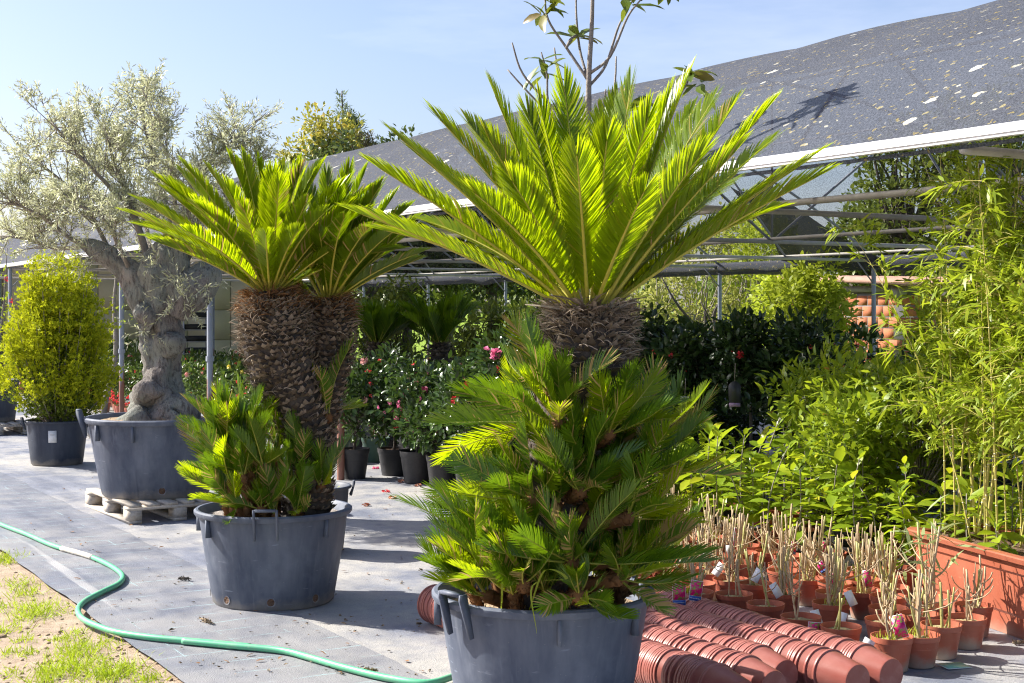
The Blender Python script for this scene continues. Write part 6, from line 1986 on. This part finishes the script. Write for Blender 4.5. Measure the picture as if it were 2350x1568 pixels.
# fallen camellia blooms
for i, (u, v, m, lab) in enumerate(((933, 1108, 'petal_pale', 'pale'), (886, 1133, 'petal_red', 'red'), (900, 1148, 'petal_dry', 'withered'), (997, 1118, 'petal_pink', 'bright pink'), (921, 1110, 'petal_dry', 'brownish'), (960, 1120, 'petal_dry', 'small orange'), (862, 1078, 'petal_pink', 'small pink'), (840, 1165, 'petal_dry', 'dark withered'))):
    p = G(u, v)
    if m == 'petal_dry' and 'dry' not in FL:
        FL['dry'] = flower_mesh('flower', 'petal_dry', .04, 14, rng)
    o = obj('fallen_bloom', FL['dry' if m == 'petal_dry' else m], None, tuple(onfloor(p[0], p[1]) + (0, 0, .008)), (0, 0, i), (1.1, 1.1, .45))
    tag(o, lab + ' fallen bloom ' + ('in front of the black pots', 'alone on the cloth left of the others', 'lying in front of the red bloom', 'before the last small black pot', 'beside the pale bloom', 'between the pale and bright pink blooms', 'in the shade by the rusty post', 'on the cloth right of the twin palm tub')[i], 'flower')
# dry cone-like catkins and crumbs on the cloth
def catkin(label, u, v, L, az, mat='pebble_brown'):
    p = G(u, v)
    t = obj('dry_catkin', None, None, tuple(onfloor(p[0], p[1]) + (0, 0, .012)), (0, 0, az))
    tag(t, label, 'plant litter')
    n = 90
    x = rng.uniform(-.5, .5, n) * L
    P = np.column_stack([x, rng.normal(0, .004, n), rng.normal(0, .003, n)])
    MB().tube([(-L / 2, 0, 0), (0, .004, 0), (L / 2, 0, 0)], [.004, .009, .004], 6).leaves(P, unit_rand(rng, n) + (.6, 0, .2), unit_rand(rng, n), .016, .006, T_DIAMOND).build('scales', mat, t)
catkin('dry brown catkin on the cloth before the twin palm tub', 472, 1440, .13, -.9)
catkin('olive coloured catkin beside the hose at the bottom', 842, 1557, .085, -.1, 'soil_mossy')
catkin('small dark catkin on the cloth left of the twin palm tub', 422, 1342, .07, -.2, 'bark_dark')
catkin('coil of brown litter at the right edge by the planter', 2338, 1487, .07, .3)
# crumbs of soil and leaf bits
mb = MB()
n = 420
u = rng.uniform(0, 1180, n); v = 1060 + 508 * rng.uniform(0, 1, n) ** .8
for i in range(n):
    p = G(u[i], v[i])
    if TX * p[0] + TY * p[1] < 1.98:
        continue
    q = onfloor(p[0], p[1])
    r = rng.uniform(.003, .010) * (1.6 if rng.uniform() < .08 else 1)
    d = unit_rand(rng, 6) * r * (1.4, 1, .5)
    mb.add(np.vstack([d, d * .4]) + q + (0, 0, .006), [(0, 1, 2), (2, 3, 4), (4, 5, 0), (0, 2, 4), (1, 3, 5)])
tag(mb.build('crumbs', 'pebble_brown'), 'scattered crumbs of soil and dry leaf on the cloth', 'litter', None, 'stuff')

# dry leaves blown about on the cloth
mb = MB()
n = 110
P = []
for i in range(n):
    p = G(rng.uniform(60, 1150), 1090 + 470 * rng.uniform() ** .9)
    if TX * p[0] + TY * p[1] > 2.0:
        P.append(onfloor(p[0], p[1]) + (0, 0, .008))
n = len(P)
mb.leaves(P, unit_rand(rng, n) * (1, 1, .12), unit_rand(rng, n) * .3 + (0, 0, 1), rng.uniform(.02, .055, n), rng.uniform(.008, .02, n), T_OVAL)
tag(mb.build('dry_leaves', 'palm_fibre_brown'), 'dry leaves scattered over the ground cloth', 'leaf litter', None, 'stuff')

# grass tufts, clods and stones on the sandy strip
mb = MB()
spots = [(60, 1362, 1.0), (40, 1345, .8), (85, 1402, 1.3), (70, 1420, 1.2), (15, 1290, 1.1), (0, 1285, 1), (195, 1500, 1.2), (180, 1490, 1), (150, 1535, 1.2), (135, 1548, 1.2), (265, 1540, 1.2), (285, 1545, 1), (175, 1455, .7), (55, 1470, .6), (30, 1500, .7), (10, 1450, .8), (110, 1560, 1), (230, 1520, .7), (10, 1395, .7), (75, 1500, .5), (130, 1470, .4), (205, 1560, 1), (330, 1566, .7), (350, 1560, .5), (255, 1560, .9), (30, 1545, .6)]
for (u, v, k_) in spots:
    p = G(u, v)
    if TX * p[0] + TY * p[1] > 1.97:
        continue
    n = int(95 * k_)
    P = np.column_stack([rng.normal(p[0], .055 * k_, n), rng.normal(p[1], .075 * k_, n), np.full(n, 0.0)])
    mb.leaves(P, unit_rand(rng, n) * .75 + (0, 0, .8), unit_rand(rng, n), rng.uniform(.03, .085, n) * k_, .0045, T_BLADE)
n = 900
u = rng.uniform(-100, 420, n); v = rng.uniform(1280, 1600, n)
for i in range(n):
    p = G(u[i], v[i])
    if TX * p[0] + TY * p[1] > 1.9 or mnoise.noise((p[0] * 2.2, p[1] * 2.2, 3)) < .22:
        continue
    m = 7
    P = np.column_stack([rng.normal(p[0], .02, m), rng.normal(p[1], .02, m), np.zeros(m)])
    mb.leaves(P, unit_rand(rng, m) * .9 + (0, 0, .7), unit_rand(rng, m), rng.uniform(.012, .04, m), .004, T_BLADE)
tag(mb.build('sparse_grass', 'grass_blade'), 'sparse bright grass tufts on the sandy strip', 'grass', None, 'stuff')
mb = MB()
for i in range(260):
    p = G(rng.uniform(-60, 420), rng.uniform(1290, 1590))
    if TX * p[0] + TY * p[1] > 1.97:
        continue
    r = rng.uniform(.004, .016) * (1.8 if rng.uniform() < .08 else 1)
    o = unit_rand(rng, 1)[0]
    V = []
    for q in ((0, 0, 1), (1, 0, 0), (0, 1, 0), (-1, 0, 0), (0, -1, 0), (0, 0, -.4), (.6, .6, .6), (-.6, -.5, .5)):
        V.append(np.array(q) * r * rng.uniform(.7, 1.3) * (1, 1, .7) + p)
    mb.add(V, [(0, 6, 2), (0, 1, 6), (1, 2, 6), (0, 2, 3), (0, 3, 7), (0, 7, 4), (7, 3, 4), (0, 4, 1), (5, 2, 1), (5, 3, 2), (5, 4, 3), (5, 1, 4)])
tag(mb.build('clods', 'soil_tan'), 'small clods and stones on the sandy strip', 'stones', None, 'stuff')
# dry stalk standing at the edge of the cloth
q = G(72, 1450)
t = thing('dry_stalk', 'single dry stalk leaning at the edge of the cloth', 'stalk', (q[0], q[1], 0))
MB().tube(bez((0, 0, 0), (.03, .02, .08), W(107, 1420, q[1]) - q, 6), np.linspace(.003, .0015, 6), 5).build('stem', 'stem_tan', t)
